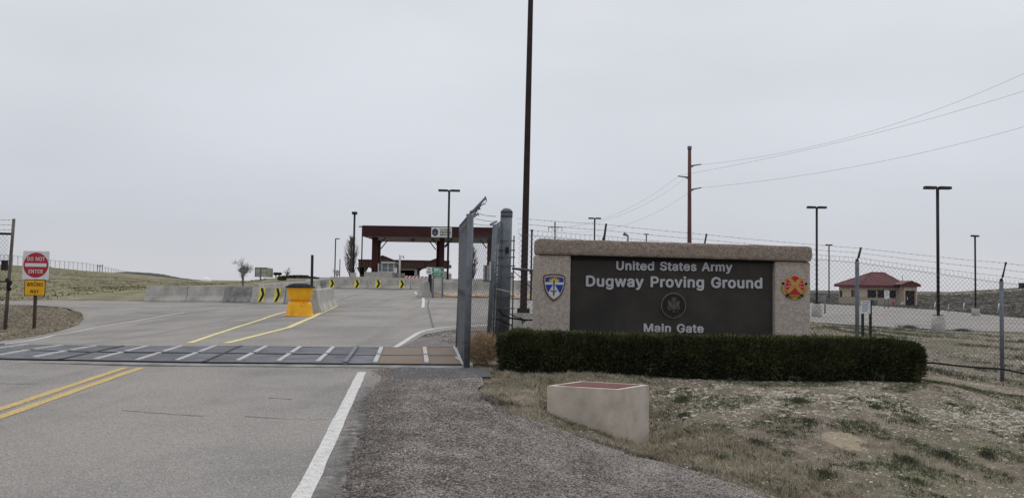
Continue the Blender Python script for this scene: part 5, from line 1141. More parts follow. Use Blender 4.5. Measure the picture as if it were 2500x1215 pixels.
# shipping container
b = G(645, 108); ct = thing('shipping_container', 'pale green steel shipping container beyond the barriers', 'container', b, -.0); D = 108
x0, xm, x1 = W(622.5, 665, D).x-b.x, W(652.5, 665, D-.5).x-b.x, W(666.5, 665, D+5.5).x-b.x; z1_, z0_ = W(640, 653, D).z-b.z, W(640, 676, D).z-b.z
q = MB(); q.add([(x0, 0, z0_), (xm, -.5, z0_), (x1, 5.5, z0_), (x0+.2, 6, z0_), (x0, 0, z1_), (xm, -.5, z1_), (x1, 5.5, z1_), (x0+.2, 6, z1_)], [(0, 3, 2, 1), (4, 5, 6, 7), (0, 1, 5, 4), (1, 2, 6, 5), (2, 3, 7, 6), (3, 0, 4, 7)]); q.build('body', 'container', ct)
fr = lambda u: (x0+(xm-x0)*u, -.5*u)
def cbox(u0, u1, za, zb_, d0, d1):
    a, c_ = fr(u0), fr(u1); q = MB(); q.add([(a[0], a[1]-d1, za), (c_[0], c_[1]-d1, za), (c_[0], c_[1]-d0, za), (a[0], a[1]-d0, za), (a[0], a[1]-d1, zb_), (c_[0], c_[1]-d1, zb_), (c_[0], c_[1]-d0, zb_), (a[0], a[1]-d0, zb_)], [(0, 3, 2, 1), (4, 5, 6, 7), (0, 1, 5, 4), (1, 2, 6, 5), (2, 3, 7, 6), (3, 0, 4, 7)]); return q
for u0, u1 in ((0, .04), (.47, .51), (.96, 1.0)): cbox(u0, u1, z0_, z1_, .0, .06).build('frame', 'sage', ct)
for u0 in (.15, .33, .64, .82): cbox(u0, u0+.02, z0_+.05, z1_-.08, .005, .05).build('lock_rod', 'white_frame', ct)
cbox(0, 1, z1_-.10, z1_+.02, .0, .065).build('frame', 'sage', ct); cbox(.0, 1, z0_+(z1_-z0_)*.48, z0_+(z1_-z0_)*.51, .005, .04).build('door_seam', 'sage', ct)
for u0 in (.12, .24): cbox(u0, u0+.05, z0_+.25, z0_+.4, .01, .05).build('marking', 'bark', ct)
for k in range(5):
    f0 = .12+.18*k; a = Vector((xm, -.5, 0)).lerp(Vector((x1, 5.5, 0)), f0); c_ = Vector((xm, -.5, 0)).lerp(Vector((x1, 5.5, 0)), f0+.05); q = MB(); q.add([(a.x+.02, a.y, z0_), (c_.x+.02, c_.y, z0_), (c_.x+.08, c_.y, z0_), (a.x+.08, a.y, z0_), (a.x+.02, a.y, z1_-.1), (c_.x+.02, c_.y, z1_-.1), (c_.x+.08, c_.y, z1_-.1), (a.x+.08, a.y, z1_-.1)], [(0, 3, 2, 1), (4, 5, 6, 7), (0, 1, 5, 4), (1, 2, 6, 5), (2, 3, 7, 6), (3, 0, 4, 7)]); q.build('corrugation', 'container', ct)
b = G(676, 112); tk = thing('fuel_tank', 'low dark cylindrical tank right of the pale container', 'tank', b); z = W(676, 668, 112).z-b.z; x0, x1 = W(667.5, 668, 112).x-b.x, W(688, 668, 112).x-b.x
q = MB(); q.tube([(x0-.0, 0, z), (x0+.08, 0, z), (x1-.1, 0, z), (x1, 0, z)], [.1, .2, .2, .1], 12); q.build('drum', 'black', tk); q = MB(); q.box(x0+.3, x0+.4, -.1, .1, -.1, z-.1); q.box(x1-.4, x1-.3, -.1, .1, -.1, z-.1); q.build('leg', 'black', tk)
# white canvas dome far off
b = W(503, 683, 700); dm = MB(); b.z -= 3; dm.lathe([(4.2, 0), (4.0, 3), (3.0, 4.2), (1.9, 5.0), (.8, 5.6), (.1, 5.7)], 16); o = dm.build('canvas_dome', 'cap_white'); o.location = b; tag(o, 'small white dome tent before the distant mesa', 'dome tent')
# far buildings seen through the fence right of the light pole
b = G(1312, 130); fh = thing('far_house', 'distant pinkish low building right of the big light pole', 'building', b); x0, x1 = W(1298, 670, 130).x-b.x, W(1345, 670, 130).x-b.x
q = MB(); q.box(x0, x1, 0, 6, -1, W(1312, 668, 130).z-b.z); q.build('wall', 'concrete', fh); q = MB(); q.box(x0-.3, x1+.3, -.3, 6.3, W(1312, 668, 130).z-b.z, W(1312, 662.5, 130).z-b.z); q.build('roof', mat('faded_roof', (.42, .27, .20)), fh)
# ---- tan gatehouse
D = 135.; bb = W(2101, 743, D); bb.z -= .15; gh = thing('gatehouse', 'tan block gatehouse with hipped red metal roof behind the fence', 'building', bb, math.atan2(.2, .98))
hi = (Matrix.Translation(bb) @ Matrix.Rotation(gh.rotation_euler.z, 4, 'Z')).inverted()
def hl(px, py, yl): # local point on plane local y
    o = hi @ EYE; d = hi.to_3x3() @ ray(px, py); t_ = (yl-o.y)/d.y; return o+d*t_
def hlx(px, py, xv):
    o = hi @ EYE; d = hi.to_3x3() @ ray(px, py); t_ = (xv-o.x)/d.x; return o+d*t_
L1 = hl(2204, 720, 0).x; Lb = hlx(2048, 720, 0).y; hb = hl(2101, 724, 0).z; he = hl(2110, 697, 0).z
q = MB(); q.box(0, L1, 0, Lb, -.3, hb); q.build('base_wall', 'tan_lower', gh); q = MB(); q.box(.02, L1-.02, .02, Lb-.02, hb, he); q.build('wall', 'tan_wall', gh)
def win(px0, px1, py0, py1, side='f', nm='window'):
    q = MB(); f = MB()
    if side == 'f':
        a, c_ = hl(px0, py1, 0), hl(px1, py0, 0); q.box(a.x, c_.x, -.02, .05, a.z, c_.z); w_ = q.build(nm, 'glass', gh)
        for xx in (a.x-.06, c_.x): f.box(xx, xx+.06, -.05, .03, a.z-.06, c_.z+.06)
        f.box(a.x+.002, c_.x-.002, -.05, .03, a.z-.06, a.z); f.build('frame', 'brown_trim', w_)
    else:
        a, c_ = hlx(px1, py1, 0), hlx(px0, py0, 0); q.box(-.02, .05, a.y, c_.y, a.z, c_.z); w_ = q.build(nm, 'glass', gh); f.box(-.05, .03, a.y-.06, a.y, a.z, c_.z); f.box(-.05, .03, c_.y, c_.y+.06, a.z, c_.z); f.build('frame', 'brown_trim', w_)
for a in ((2119, 2138, 707, 725), (2143, 2157, 707, 725), (2171, 2186, 708, 726)): win(*a)
for a in ((2051, 2055.5, 708, 725), (2079.5, 2083.5, 707, 724), (2087, 2091, 707, 724)): win(*a, side='s')
q = MB(); a = hl(2128, 732, 0); q.box(a.x, a.x+.7, -.6, -.02, a.z-.7, a.z); q.build('utility_box', 'galv', gh)
ov = .55; zr = hl(2135, 665, Lb/2).z; rx0 = hl(2128, 665, Lb/2).x; rx1 = hl(2158, 667, Lb/2).x
E = [(-ov, -ov, he), (L1+ov, -ov, he), (L1+ov, Lb+ov, he), (-ov, Lb+ov, he)]; R0, R1 = (max(.3, rx0), Lb/2, zr), (max(rx0+.8, rx1), Lb/2, zr)
E2 = [(x, y, z+.12) for x, y, z in E]
q = MB(); q.add(E2+[R0, R1], [(0, 1, 5, 4), (1, 2, 5), (2, 3, 4, 5), (3, 0, 4)]); q.build('roof', 'red_roof', gh)
q = MB(); q.add([(x, y, z-.22) for x, y, z in E]+[(x, y, z+.118) for x, y, z in E], [(0, 3, 2, 1), (0, 1, 5, 4), (1, 2, 6, 5), (2, 3, 7, 6), (3, 0, 4, 7), (4, 5, 6, 7)]); q.build('eave', 'red_fascia', gh)
def seam(a, c_, r=.035, m='red_roof', nm='roof_seam'): q = MB(); q.tube([Vector(a)+Vector((0, 0, .03)), Vector(c_)+Vector((0, 0, .03))], r, 4); q.build(nm, m, gh)
for i in range(15):
    f = (i+.5)/15; x = -ov+(L1+2*ov)*f; lt_ = 1.0 if R0[0] <= x <= R1[0] else ((x+ov)/(R0[0]+ov) if x < R0[0] else (L1+ov-x)/(L1+ov-R1[0])); seam((x, -ov, he+.12), (x, -ov+(Lb/2+ov)*lt_, he+.12+(zr-he-.12)*lt_))
for i in range(9):
    f = (i+.5)/9; y = -ov+(Lb+2*ov)*f; lt_ = 1-abs(2*f-1); seam((-ov, y, he+.12), (-ov+(R0[0]+ov)*lt_, y, he+.12+(zr-he-.12)*lt_))
seam(E2[0], R0, .07, nm='hip_cap'); seam(E2[1], R1, .07, nm='hip_cap'); seam(R0, R1, .07, nm='ridge_cap'); seam(E2[3], R0, .07, nm='hip_cap')
# entrance porch
xa, xb = hl(2207, 720, -1.6).x, hl(2239, 720, -1.6).x; xp = hl(2222, 685, -1.6); ea = hl(2196, 694, -1.6); eb = hl(2245, 697, -1.6)
q = MB(); q.box(xa, xa+.25, -1.6, 1.5, -.3, he-.05); q.box(xb-.25, xb, -1.6, 1.5, -.3, he-.05); q.box(xa+.252, xb-.252, -1.58, 1.5, hl(2222, 709, -1.6).z, he-.05); q.build('porch_wall', 'tan_wall', gh)
q = MB(); q.box(xa+.3, xb-.3, -1.3, -1.2, -.25, hl(2222, 709.5, -1.6).z); dd = q.build('door', 'glass', gh); q = MB(); m_ = (xa+xb)/2-.3; q.box(m_-.04, m_+.04, -1.36, -1.305, -.25, hl(2222, 710, -1.6).z); q.build('frame', 'brown_trim', dd)
q = MB(); p = hl(2218, 728, -1.6); q.box(p.x-.09, p.x+.09, -1.345, -1.33, p.z-.25, p.z+.25); q.build('notice', 'white_sign', dd)
zg0 = ea.z-.35
q = MB(); q.plate([(ea.x, zg0), (eb.x, zg0), (eb.x, ea.z), (xp.x, xp.z), (ea.x, ea.z)], -1.9, .25); q.build('porch_gable', 'red_fascia', gh)
q = MB(); q.add([(ea.x-.1, -2, ea.z), (xp.x, -2, xp.z+.03), (eb.x+.1, -2, ea.z), (ea.x-.1, 3, ea.z), (xp.x, 3, xp.z+.03), (eb.x+.1, 3, ea.z)], [(0, 1, 4, 3), (1, 2, 5, 4)]); q.build('porch_roof', 'red_roof', gh)
q = MB(); p = hl(2230, 703, -1.62); q.box(p.x-.2, p.x+.25, -1.75, -1.62, p.z-.1, p.z+.15); q.build('wall_lamp', 'white_frame', gh)
q = MB(); q.tube([hl(2203, 672, 3), hl(2203, 690, 3)], .04, 5); q.build('antenna', 'black_metal', gh)
# clutter by the door
b = G(2199, 132); q = MB(); q.lathe([(.16, 0), (.16, .35), (.2, .38), (.14, .6), (.05, .68)], 10); o = q.build('fire_hydrant', 'red_sign'); o.location = (b.x-1.2, b.y, b.z); tag(o, 'small red hydrant by the gatehouse porch', 'hydrant')
q = MB(); q.tube([(0, 0, .1), (.4, 0, .4), (.7, 0, .15)], .07, 6); q.tube([(.2, 0, 0), (.2, 0, .6)], .05, 6); o = q.build('white_pipe', 'white_sign'); o.location = b; tag(o, 'white bent pipe beside the gatehouse porch', 'pipe')
# marker stakes, dark box, far post
for i, (px, py, D, lb_) in enumerate(((2281.5, 728, 110, 'white leaning stake left of the tallest lamp'), (2352, 728, 105, 'white stake between the two right lamp posts'), (2437, 737, 95, 'white leaning stake just left of the right fence post'), (2314, 745, 85, 'grey short stake near the lot edge'))):
    b = G(px, D); q = MB(); q.tube([(0, 0, -.1), (.10, 0, .85)], .065 if i < 3 else .05, 6); o = q.build('marker_stake', 'white_sign' if i < 3 else 'concrete'); b.z = W(px, py+5, D).z if abs(W(px, py+5, D).z-b.z) < .4 else b.z; o.location = b; tag(o, lb_, 'stake')
b = G(2496, 228); q = MB(); q.box(-.7, .9, -.6, .6, -.3, 1.3); q.box(-.75, .95, -.65, .65, 1.3, 1.4); o = q.build('control_box', 'black'); o.location = b; tag(o, 'dark box on the skyline at the right edge', 'box')
b = G(10, 130); b.z = W(11, 652, 130).z; q = MB(); q.box(-.38, .38, -.3, .3, -.5, 1.0); q.box(-.5, .5, -.4, .4, 1.0, 1.1); o = q.build('control_box', 'black'); o.location = (b.x, b.y, max(b.z, gz(b.x, b.y)+.1)); tag(o, 'dark box on the crest behind the left fence', 'box')
q = MB(); b = G(2014, 60); q.tube([(0, 0, 0), (0, 0, 1.25)], .05, 6); o = q.build('thin_post', 'galv'); o.location = b; tag(o, 'thin grey post left of the notice board', 'post')

# ================================================================== UTILITY BOX, ROCKS, TUMBLEWEED
pF, pR, pL = W(1511, 951, 9.5), W(1585, 937, 10.0), W(1336, 942, 9.77); zt_ = (pF.z+pR.z+pL.z)/3
for p in (pF, pR, pL): p.z = zt_
pB = pL+pR-pF; hwb = thing('concrete_headwall', 'beige stucco drain box with red metal lid in front of the hedge', 'drain box', (pF.x, pF.y, -.4))
wl = .06
def inset(ps, d):
    o = []
    for i in range(4):
        a, p, c_ = ps[i-1], ps[i], ps[(i+1) % 4]; u = (a-p).normalized(); v = (c_-p).normalized(); sn = abs(u.cross(v).z); o.append(p+(u+v)*d/sn)
    return o
O = [pL, pF, pR, pB]; I_ = inset(O, wl)
for i, k in enumerate(range(4)):
    a, c_, ci, ai = O[k], O[(k+1) % 4], I_[(k+1) % 4], I_[k]; q = MB(); lo = Vector((0, 0, -1.25)); n_s = 8
    q.add([a+lo, c_+lo, ci+lo, ai+lo, a, c_, ci, ai], [(0, 3, 2, 1), (4, 5, 6, 7), (0, 1, 5, 4), (1, 2, 6, 5), (2, 3, 7, 6), (3, 0, 4, 7)]); q.build('wall', 'stucco', hwb, True)
LI = inset(O, wl*1.15); q = MB(); q.add([p+Vector((0, 0, -.02)) for p in LI]+[p+Vector((0, 0, .004)) for p in LI], [(0, 3, 2, 1), (4, 5, 6, 7), (0, 1, 5, 4), (1, 2, 6, 5), (2, 3, 7, 6), (3, 0, 4, 7)]); q.build('lid', 'red_lid', hwb, True)
boxpoly = [(p.x, p.y) for p in O]
# tumbleweed
b = G(1174, 13.3); tw = thing('tumbleweed', 'round golden tumbleweed caught between the wing panel and the hedge', 'tumbleweed', b)
q = MB(); random.seed(11)
for i in range(3800):
    d = Vector((random.gauss(0, 1), random.gauss(0, 1), random.gauss(0, 1))).normalized(); s_ = random.uniform(.45, 1)
    c0 = Vector((d.x*.26, d.y*.26, .25+d.z*.27))*1; p = Vector((d.x*.27*s_, d.y*.25*s_, .24+d.z*.27*s_)); t1 = Vector((random.gauss(0, 1), random.gauss(0, 1), random.gauss(0, 1)))*.05
    q.tube([p, p+t1*.6+d*.01, p+t1+d*random.uniform(0, .035)], random.uniform(.0012, .0025), 3, False)
q.build('stems', 'tumble', tw)
# hedge -------------------------------------------------------------
random.seed(5); hg_b = G(1750, 12.9); hg = thing('hedge', 'long low dark green clipped evergreen hedge in front of the sign', 'hedge', hg_b)
Hl, Hr = G(1219, 12.9), G(2229, 12.85); hu = Vector((Hr.x-Hl.x, Hr.y-Hl.y, 0)); HL = hu.length; hu.normalize(); hn = Vector((-hu.y, hu.x, 0)); HW = .52
def hz0(s): p = Hl+hu*s; return min(gz(p.x, p.y), gz(p.x-hn.x*.5, p.y-hn.y*.5))-.02
def htop(s): px = 1219+s/HL*(2246-1219); return W(px, float(np.interp(px, [1219, 1500, 1900, 2246], [812, 822, 830, 834])), 12.9).z + .022*MN.noise(Vector((s*1.7, 3, 0))) + .016*MN.noise(Vector((s*6, 9, 0)))
def hsurf(s, a):
    """superellipse section; a=0 at front foot, pi at back foot"""
    ca, sa = math.cos(a), math.sin(a); e_ = .42; ex = math.copysign(abs(ca)**e_, ca); ez = abs(sa)**e_
    endf = min(1, max(0.0, min(s, HL-s)/.32)); endw = (1-(1-endf)**2.6)**.5 if endf < 1 else 1
    z0 = hz0(s)-.03; z1 = htop(s); wv = HW*(1+.10*MN.noise(Vector((s*1.3, a, 7)))+.06*MN.noise(Vector((s*5, a*3, 1)))); 
    return Hl+hu*s + hn*(-ex*wv*(.55+.45*endw)) + Vector((0, 0, (z0-Hl.z)+(z1-z0)*ez*(.72+.28*endw)))
q = MB(); ns, na_ = 110, 16
for i in range(ns+1):
    s = HL*i/ns
    for k in range(na_+1):
        p = hsurf(s, math.pi*k/na_); cpt = Hl+hu*s+Vector((0, 0, hz0(s)+.2-Hl.z)); q.v.append(tuple(cpt+(p-cpt)*.88))
for i in range(ns):
    for k in range(na_): a = i*(na_+1)+k; q.f.append((a, a+1, a+na_+2, a+na_+1))
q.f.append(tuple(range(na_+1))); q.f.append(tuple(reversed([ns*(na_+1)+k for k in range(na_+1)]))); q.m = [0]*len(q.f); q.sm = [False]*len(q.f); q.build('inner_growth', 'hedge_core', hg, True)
def sprays(cnt, top, seed, ln=(.03, .075), wd=.006):
    random.seed(seed); V_ = []; F_ = []
    for i in range(cnt):
        s = random.uniform(-.02, HL+.02); r_ = random.random()
        a = random.uniform(1.1, 2.2) if top else (random.uniform(.0, 1.35) if r_ < .62 else random.uniform(1.2, 2.4) if r_ < .9 else random.uniform(2.3, 3.1))
        s = min(max(s, .005), HL-.005); p = hsurf(s, a); cpt = Hl+hu*s+Vector((0, 0, hz0(s)+.25-Hl.z)); d = (p-cpt).normalized()
        if s < .12: d = (d-hu*1.0).normalized()
        if s > HL-.12: d = (d+hu*1.0).normalized()
        p = p - d*random.uniform(-.045, .07) + d*.035*MN.noise(p*6); dd_ = (d + Vector((random.gauss(0, .5), random.gauss(0, .5), random.gauss(.45, .5)))).normalized(); ll = random.uniform(*ln)
        sd = dd_.cross(Vector((random.gauss(0, 1), random.gauss(0, 1), random.gauss(0, 1)))).normalized()*wd*random.uniform(.6, 1.4)
        o_ = len(V_); V_ += [tuple(p-sd), tuple(p+sd), tuple(p+dd_*ll+sd*.4), tuple(p+dd_*ll-sd*.4)]; F_.append((o_, o_+1, o_+2, o_+3))
    return np.array(V_), np.array(F_)
V_, F_ = sprays(105000, False, 21); V_ -= np.array(hg.location); o = bulk('foliage', V_, F_, 'hedge', hg); o['kind'] = 'stuff'
V_, F_ = sprays(34000, True, 22, (.015, .05), .0045); V_ -= np.array(hg.location); o = bulk('new_shoots', V_, F_, 'hedge_new', hg); o['kind'] = 'stuff'; o['label'] = 'fresh yellow-green shoots along the top'
V_, F_ = sprays(5200, False, 23, (.03, .07), .0045); V_ -= np.array(hg.location); o = bulk('dry_shoots', V_, F_, 'twig', hg); o['kind'] = 'stuff'
random.seed(8)
for (px, py) in ((1797, 936), (1952, 932), (2160, 930)):
    q = MB(); b0 = W(px, py, 12.3); 
    for k in range(5): d = Vector((random.uniform(-.12, .12), random.uniform(-.06, .02), .10)); q.tube([b0+Vector((0, .05, 0)), b0+d*.7, b0+d+Vector((d.x*.3, 0, -.01)), b0+d*1.0+Vector((d.x*.6, 0, -.10))], .0018, 4, False)
    q.build('twig', 'twig', hg, True)

# ================================================================== TREES
def bare_tree(name, label, cat, b, H, spread, seed, up=.25, levels=4, kids=(4, 6), r0=.12, mt='twig', fast=False, grp=None):
    random.seed(seed); T_ = thing(name, label, cat, b, 0, grp); tr = MB(); cr = MB()
    def grow(p, d, L_, r, lv):
        pts = [p]; k = 4
        for i in range(k): d = (d+Vector((random.gauss(0, .10), random.gauss(0, .10), up*.35))).normalized(); pts.append(pts[-1]+d*L_/k)
        (tr if lv == 0 else cr).tube(pts, [r*(1-.6*i/k) for i in range(k+1)], 5 if lv < 2 else 3, False)
        if lv < levels:
            for j in range(random.randint(*kids)):
                f = random.uniform(.25, 1.0); q0 = pts[int(f*k)] if int(f*k) <= k else pts[-1]; az = random.uniform(0, 2*math.pi); tilt = spread*random.uniform(.6, 1.2)
                sd = d.orthogonal().normalized(); sd.rotate(Matrix.Rotation(az, 3, d)); nd = (d*math.cos(tilt)+sd*math.sin(tilt)).normalized(); grow(q0, nd, L_*random.uniform(.5, .72), r*.48, lv+1)
    grow(Vector((0, 0, 0)), Vector((0, 0, 1)), H*.42, r0, 0); tr.build('trunk', 'bark', T_); cr.build('crown', mt, T_); return T_
b = G(591, 74); bare_tree('bare_tree', 'leafless spreading tree behind the diamond sign', 'tree', b, 3.9, .85, 4, levels=4, kids=(6, 7), r0=.06).scale = (1, 1, 1)
b = G(700, 118); bare_tree('bare_shrub', 'leafless shrub behind the dark hedge mound', 'shrub', b, 2.6, 1.0, 9, levels=3, kids=(5, 6), r0=.08)
b = G(823, 112); bare_tree('bare_shrub', 'leafless shrub left of the bare poplar', 'shrub', b, 2.2, 1.1, 12, levels=3, kids=(5, 6), r0=.09)
def poplar(px, ytop, ybase, D, label, seed, wpx=22, dens=150):
    random.seed(seed); b = G(px, D); b.z = min(b.z, W(px, ybase, D).z); T_ = thing('bare_poplar', label, 'tree', b); H = W(px, ytop, D).z-b.z; R0_ = wpx/2000*D; tr = MB(); cr = MB()
    tr.tube([(0, 0, 0), (.05, 0, H*.4), (0, 0, H*.92)], [.22, .14, .03], 7, False)
    for i in range(dens):
        f = random.uniform(.04, .9); az = random.uniform(0, 2*math.pi); p = Vector((0, 0, H*f)); w_ = R0_*(math.sin(math.pi*min(1, (f+.12)))**.7)*random.uniform(.5, 1.1)*(1.2-f*.75); L_ = w_*2.4
        pts = [p]; 
        for k in range(1, 5): u = k/4; pts.append(Vector((math.cos(az)*w_*u**.7, math.sin(az)*w_*u**.7, p.z+L_*u**1.35*.8))+Vector((random.gauss(0, .05), random.gauss(0, .05), 0)))
        cr.tube(pts, [.045*(1-f*.5), .035, .025, .018, .01], 3, False)
        for j in range(5):
            k = random.randint(1, 4); q0 = pts[k]; d = Vector((math.cos(az)*.3+random.gauss(0, .35), math.sin(az)*.3+random.gauss(0, .35), 1)).normalized(); cr.tube([q0, q0+d*random.uniform(.25, .7)], [.016, .008], 3, False)
    tr.build('trunk', 'bark', T_); cr.build('crown', 'twig', T_)
poplar(856, 572, 682, 108, 'tall narrow bare poplar behind the boxy lamp post', 3, 17, 170)
poplar(1152, 598, 690, 112, 'tall bare poplar seen through the fence bay', 6, 15, 110)
random.seed(77)
# dark clipped hedge mound beyond the receding barriers
hb_ = G(726, 92); hm = thing('dark_hedge_mound', 'low dark green hedge mound beyond the receding barriers', 'hedge', hb_)
V_ = []; F_ = []
zl = W(725, 686, 90).z
for i in range(9000):
    u = random.uniform(-1, 1); px = 728+u*50; yt = 672+4*abs(u)**2.5+ (2 if u > .5 else 0); yb = 686-5*abs(u)**3; t1 = random.random(); p = W(px, yb+(yt-yb)*t1, 90+random.uniform(0, 1)+t1*1.5); d = Vector((random.gauss(0, 1), random.gauss(0, 1), random.gauss(0, 1))).normalized()*.11; e_ = d.cross(Vector((random.gauss(0, 1), random.gauss(0, 1), 1))).normalized()*.05
    o_ = len(V_); V_ += [tuple(p-d-hb_), tuple(p+e_-hb_), tuple(p+d-hb_), tuple(p-e_-hb_)]; F_.append((o_, o_+1, o_+2, o_+3))
o = bulk('foliage', np.array(V_), np.array(F_), 'hedge', hm); q = MB(); xw = 48/2000*91
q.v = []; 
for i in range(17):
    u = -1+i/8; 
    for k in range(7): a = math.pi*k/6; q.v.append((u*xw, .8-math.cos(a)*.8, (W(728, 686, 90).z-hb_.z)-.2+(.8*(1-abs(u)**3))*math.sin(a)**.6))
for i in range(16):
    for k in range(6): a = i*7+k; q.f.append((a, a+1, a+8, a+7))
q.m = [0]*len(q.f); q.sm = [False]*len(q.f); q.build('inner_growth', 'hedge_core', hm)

# ================================================================== GROUND COVER
def gsamp(n, fn):
    """n random ground points accepted by fn(px,py) chosen in the land seen ahead (uniform over distance bands)"""
    pass
def scatter_region(n, xr, yr, accept):
    out = []
    while len(out) < n:
        k = n*2; x = RNG.uniform(xr[0], xr[1], k); y = RNG.uniform(yr[0], yr[1], k); ok = accept(x, y); out += list(zip(x[ok], y[ok]))
        if not ok.any(): break
    return np.array(out[:n])
hedgepoly = [tuple((Hl-hn*.5-hu*.1).xy), tuple((Hr-hn*.5+hu*.1).xy), tuple((Hr+hn*.5+hu*.1).xy), tuple((Hl+hn*.5-hu*.1).xy)]
signpoly = [(A.x, A.y), (B_.x, B_.y), (B_.x, B_.y+.6), (A.x, A.y+.6)]
def offroad(x, y): return ~inpoly(x, y, road_poly) & ~inpoly(x, y, guard_poly) & ~inpoly(x, y, hedgepoly) & ~inpoly(x, y, signpoly) & ~inpoly(x, y, boxpoly)
def nfield(x, y, s, ox=0, oy=0): return np.array([MN.noise(Vector((a*s+ox, b_*s+oy, 0))) + .5*MN.noise(Vector((a*s*2.7+ox, b_*s*2.7+oy, 4))) for a, b_ in zip(x, y)])
def infront(x, y): r_ = x/np.maximum(y, .01); return (r_ > -.72) & (r_ < .72)
def ingrav(x, y): return inpoly(x, y, grav)
# gravel chips
def chipsmesh(name, P, smin, smax, m, flat=.6, label=None, lift=.0):
    n = len(P); x = P[:, 0]; y = P[:, 1]; z = np.where(inpoly(x, y, grav) if lift > .011 else np.zeros(len(x), bool), gz(x, y), gsurf(x, y))+lift; s = RNG.uniform(smin, smax, n)**1.0; base = np.array([(1, 0, 0), (-.5, .87, 0), (-.5, -.87, 0), (0, 0, 1), (0, 0, -.6)])
    a = RNG.uniform(0, 6.28, n); j = RNG.uniform(.6, 1.3, (n, 5, 3)); V_ = base[None]*j; V_[:, :, 2] *= flat*RNG.uniform(.6, 1.2, n)[:, None]
    ca, sa = np.cos(a)[:, None], np.sin(a)[:, None]; X = V_[:, :, 0]*ca-V_[:, :, 1]*sa; Y = V_[:, :, 0]*sa+V_[:, :, 1]*ca
    V2 = np.stack([X*s[:, None]+x[:, None], Y*s[:, None]+y[:, None], V_[:, :, 2]*s[:, None]+z[:, None]], -1).reshape(-1, 3)
    T_ = np.array([(0, 1, 3), (1, 2, 3), (2, 0, 3), (1, 0, 4), (2, 1, 4), (0, 2, 4)]); F_ = (T_[None]+(np.arange(n)*5)[:, None, None]).reshape(-1, 3)
    o = bulk(name, V2, F_, m); return tag(o, label, kind='stuff')
P = scatter_region(60000, (-1.9, 3.3), (3.8, 13), lambda x, y: ingrav(x, y) & (RNG.uniform(0, 1, len(x)) < np.clip(6/y, .25, 1)))
chipsmesh('gravel', P, .005, .015, 'chips', label='loose grey gravel on the road shoulder', lift=.015)
P = scatter_region(7000, (-1.6, 3.4), (4.5, 12.8), lambda x, y: ~ingrav(x, y) & offroad(x, y) & ingrav(x-RNG.uniform(.05, .45, len(x)), y-RNG.uniform(.05, .45, len(x)))); chipsmesh('gravel', P, .005, .016, 'chips', label='gravel spilling into the grass edge', lift=.004)
P = scatter_region(2500, (-2.4, -.2), (4.6, 12.4), lambda x, y: inpoly(x, y, road_poly) & ingrav(x+RNG.uniform(.03, .18, len(x)), y)); chipsmesh('gravel', P, .004, .011, 'chips', label='gravel spilling over the asphalt edge', lift=.014)
P = scatter_region(5000, (-3, 3), (15.6, 22), lambda x, y: offroad(x, y) & (x < 1)); chipsmesh('gravel', P, .008, .022, 'chips', label='gravel beside the curved edge line', lift=.01)
# pale broken stone
def pile(x, y): return np.exp(-((y-(11.3-.10*(x-3)))/.9)**2)*np.clip(nfield(x, y, .9, 3)*1.6+.75, 0, 1) + .3*np.clip(nfield(x, y, .5, 9)*1.5-.1, 0, 1) + .06
def acc(x, y): return offroad(x, y) & ~ingrav(x, y) & infront(x, y) & (y < 16) & (RNG.uniform(0, 1, len(x)) < pile(x, y))
P = scatter_region(9500, (.6, 11), (6.2, 16), acc); chipsmesh('stone_rubble', P, .013, .040, 'stone', .32, 'pale broken stone scattered on the bare ground', lift=-.002)
P = scatter_region(20000, (.3, 11), (5.8, 16), lambda x, y: offroad(x, y) & ~ingrav(x, y) & infront(x, y) & (RNG.uniform(0, 1, len(x)) < pile(x, y)+.05)); chipsmesh('small_stones', P, .005, .016, 'stone', .35, 'fine pale stone chips between the weeds')
P = scatter_region(8000, (3, 26), (16, 42), lambda x, y: offroad(x, y) & infront(x, y) & (RNG.uniform(0, 1, len(x)) < np.clip(nfield(x, y, .35, 5)+.35, 0, 1))); chipsmesh('stone_rubble', P, .02, .06, 'stone', .32, 'pale stones on the grass strip behind the fence')
# tan rubble along the far kerb beside the truck sign
bk = [G(px, D) for px, D in ((1090, 45), (1130, 45), (1200, 46), (1300, 46), (1300, 54), (1200, 54), (1085, 53))]; bkp = [tuple(p.xy) for p in bk]
xs_ = [p[0] for p in bkp]; ys_ = [p[1] for p in bkp]
sheet('rubble_bed', bkp, 'soil', 1, .02, extra=.01)
P = scatter_region(2600, (min(xs_), max(xs_)), (min(ys_), max(ys_)), lambda x, y: inpoly(x, y, bkp)); MT['rubble'] = island(mat('tan_rubble', [(.26, .17, .11), (.42, .32, .22), (.46, .38, .30)], 1, .95), .35); chipsmesh('tan_rubble', P, .06, .17, 'rubble', .6, 'tan rubble bank behind the truck sign', lift=.03)
# dark rocks along the left gravel edge
P = scatter_region(1400, (-19, -8.5), (16, 34), lambda x, y: offroad(x, y) & infront(x, y)); MT['dark_rubble'] = island(mat('brown_rubble', [(.10, .075, .06), (.22, .17, .13)], 1, .95), .5); chipsmesh('brown_rubble', P, .02, .07, 'dark_rubble', .6, 'brown rubble along the left road edge')
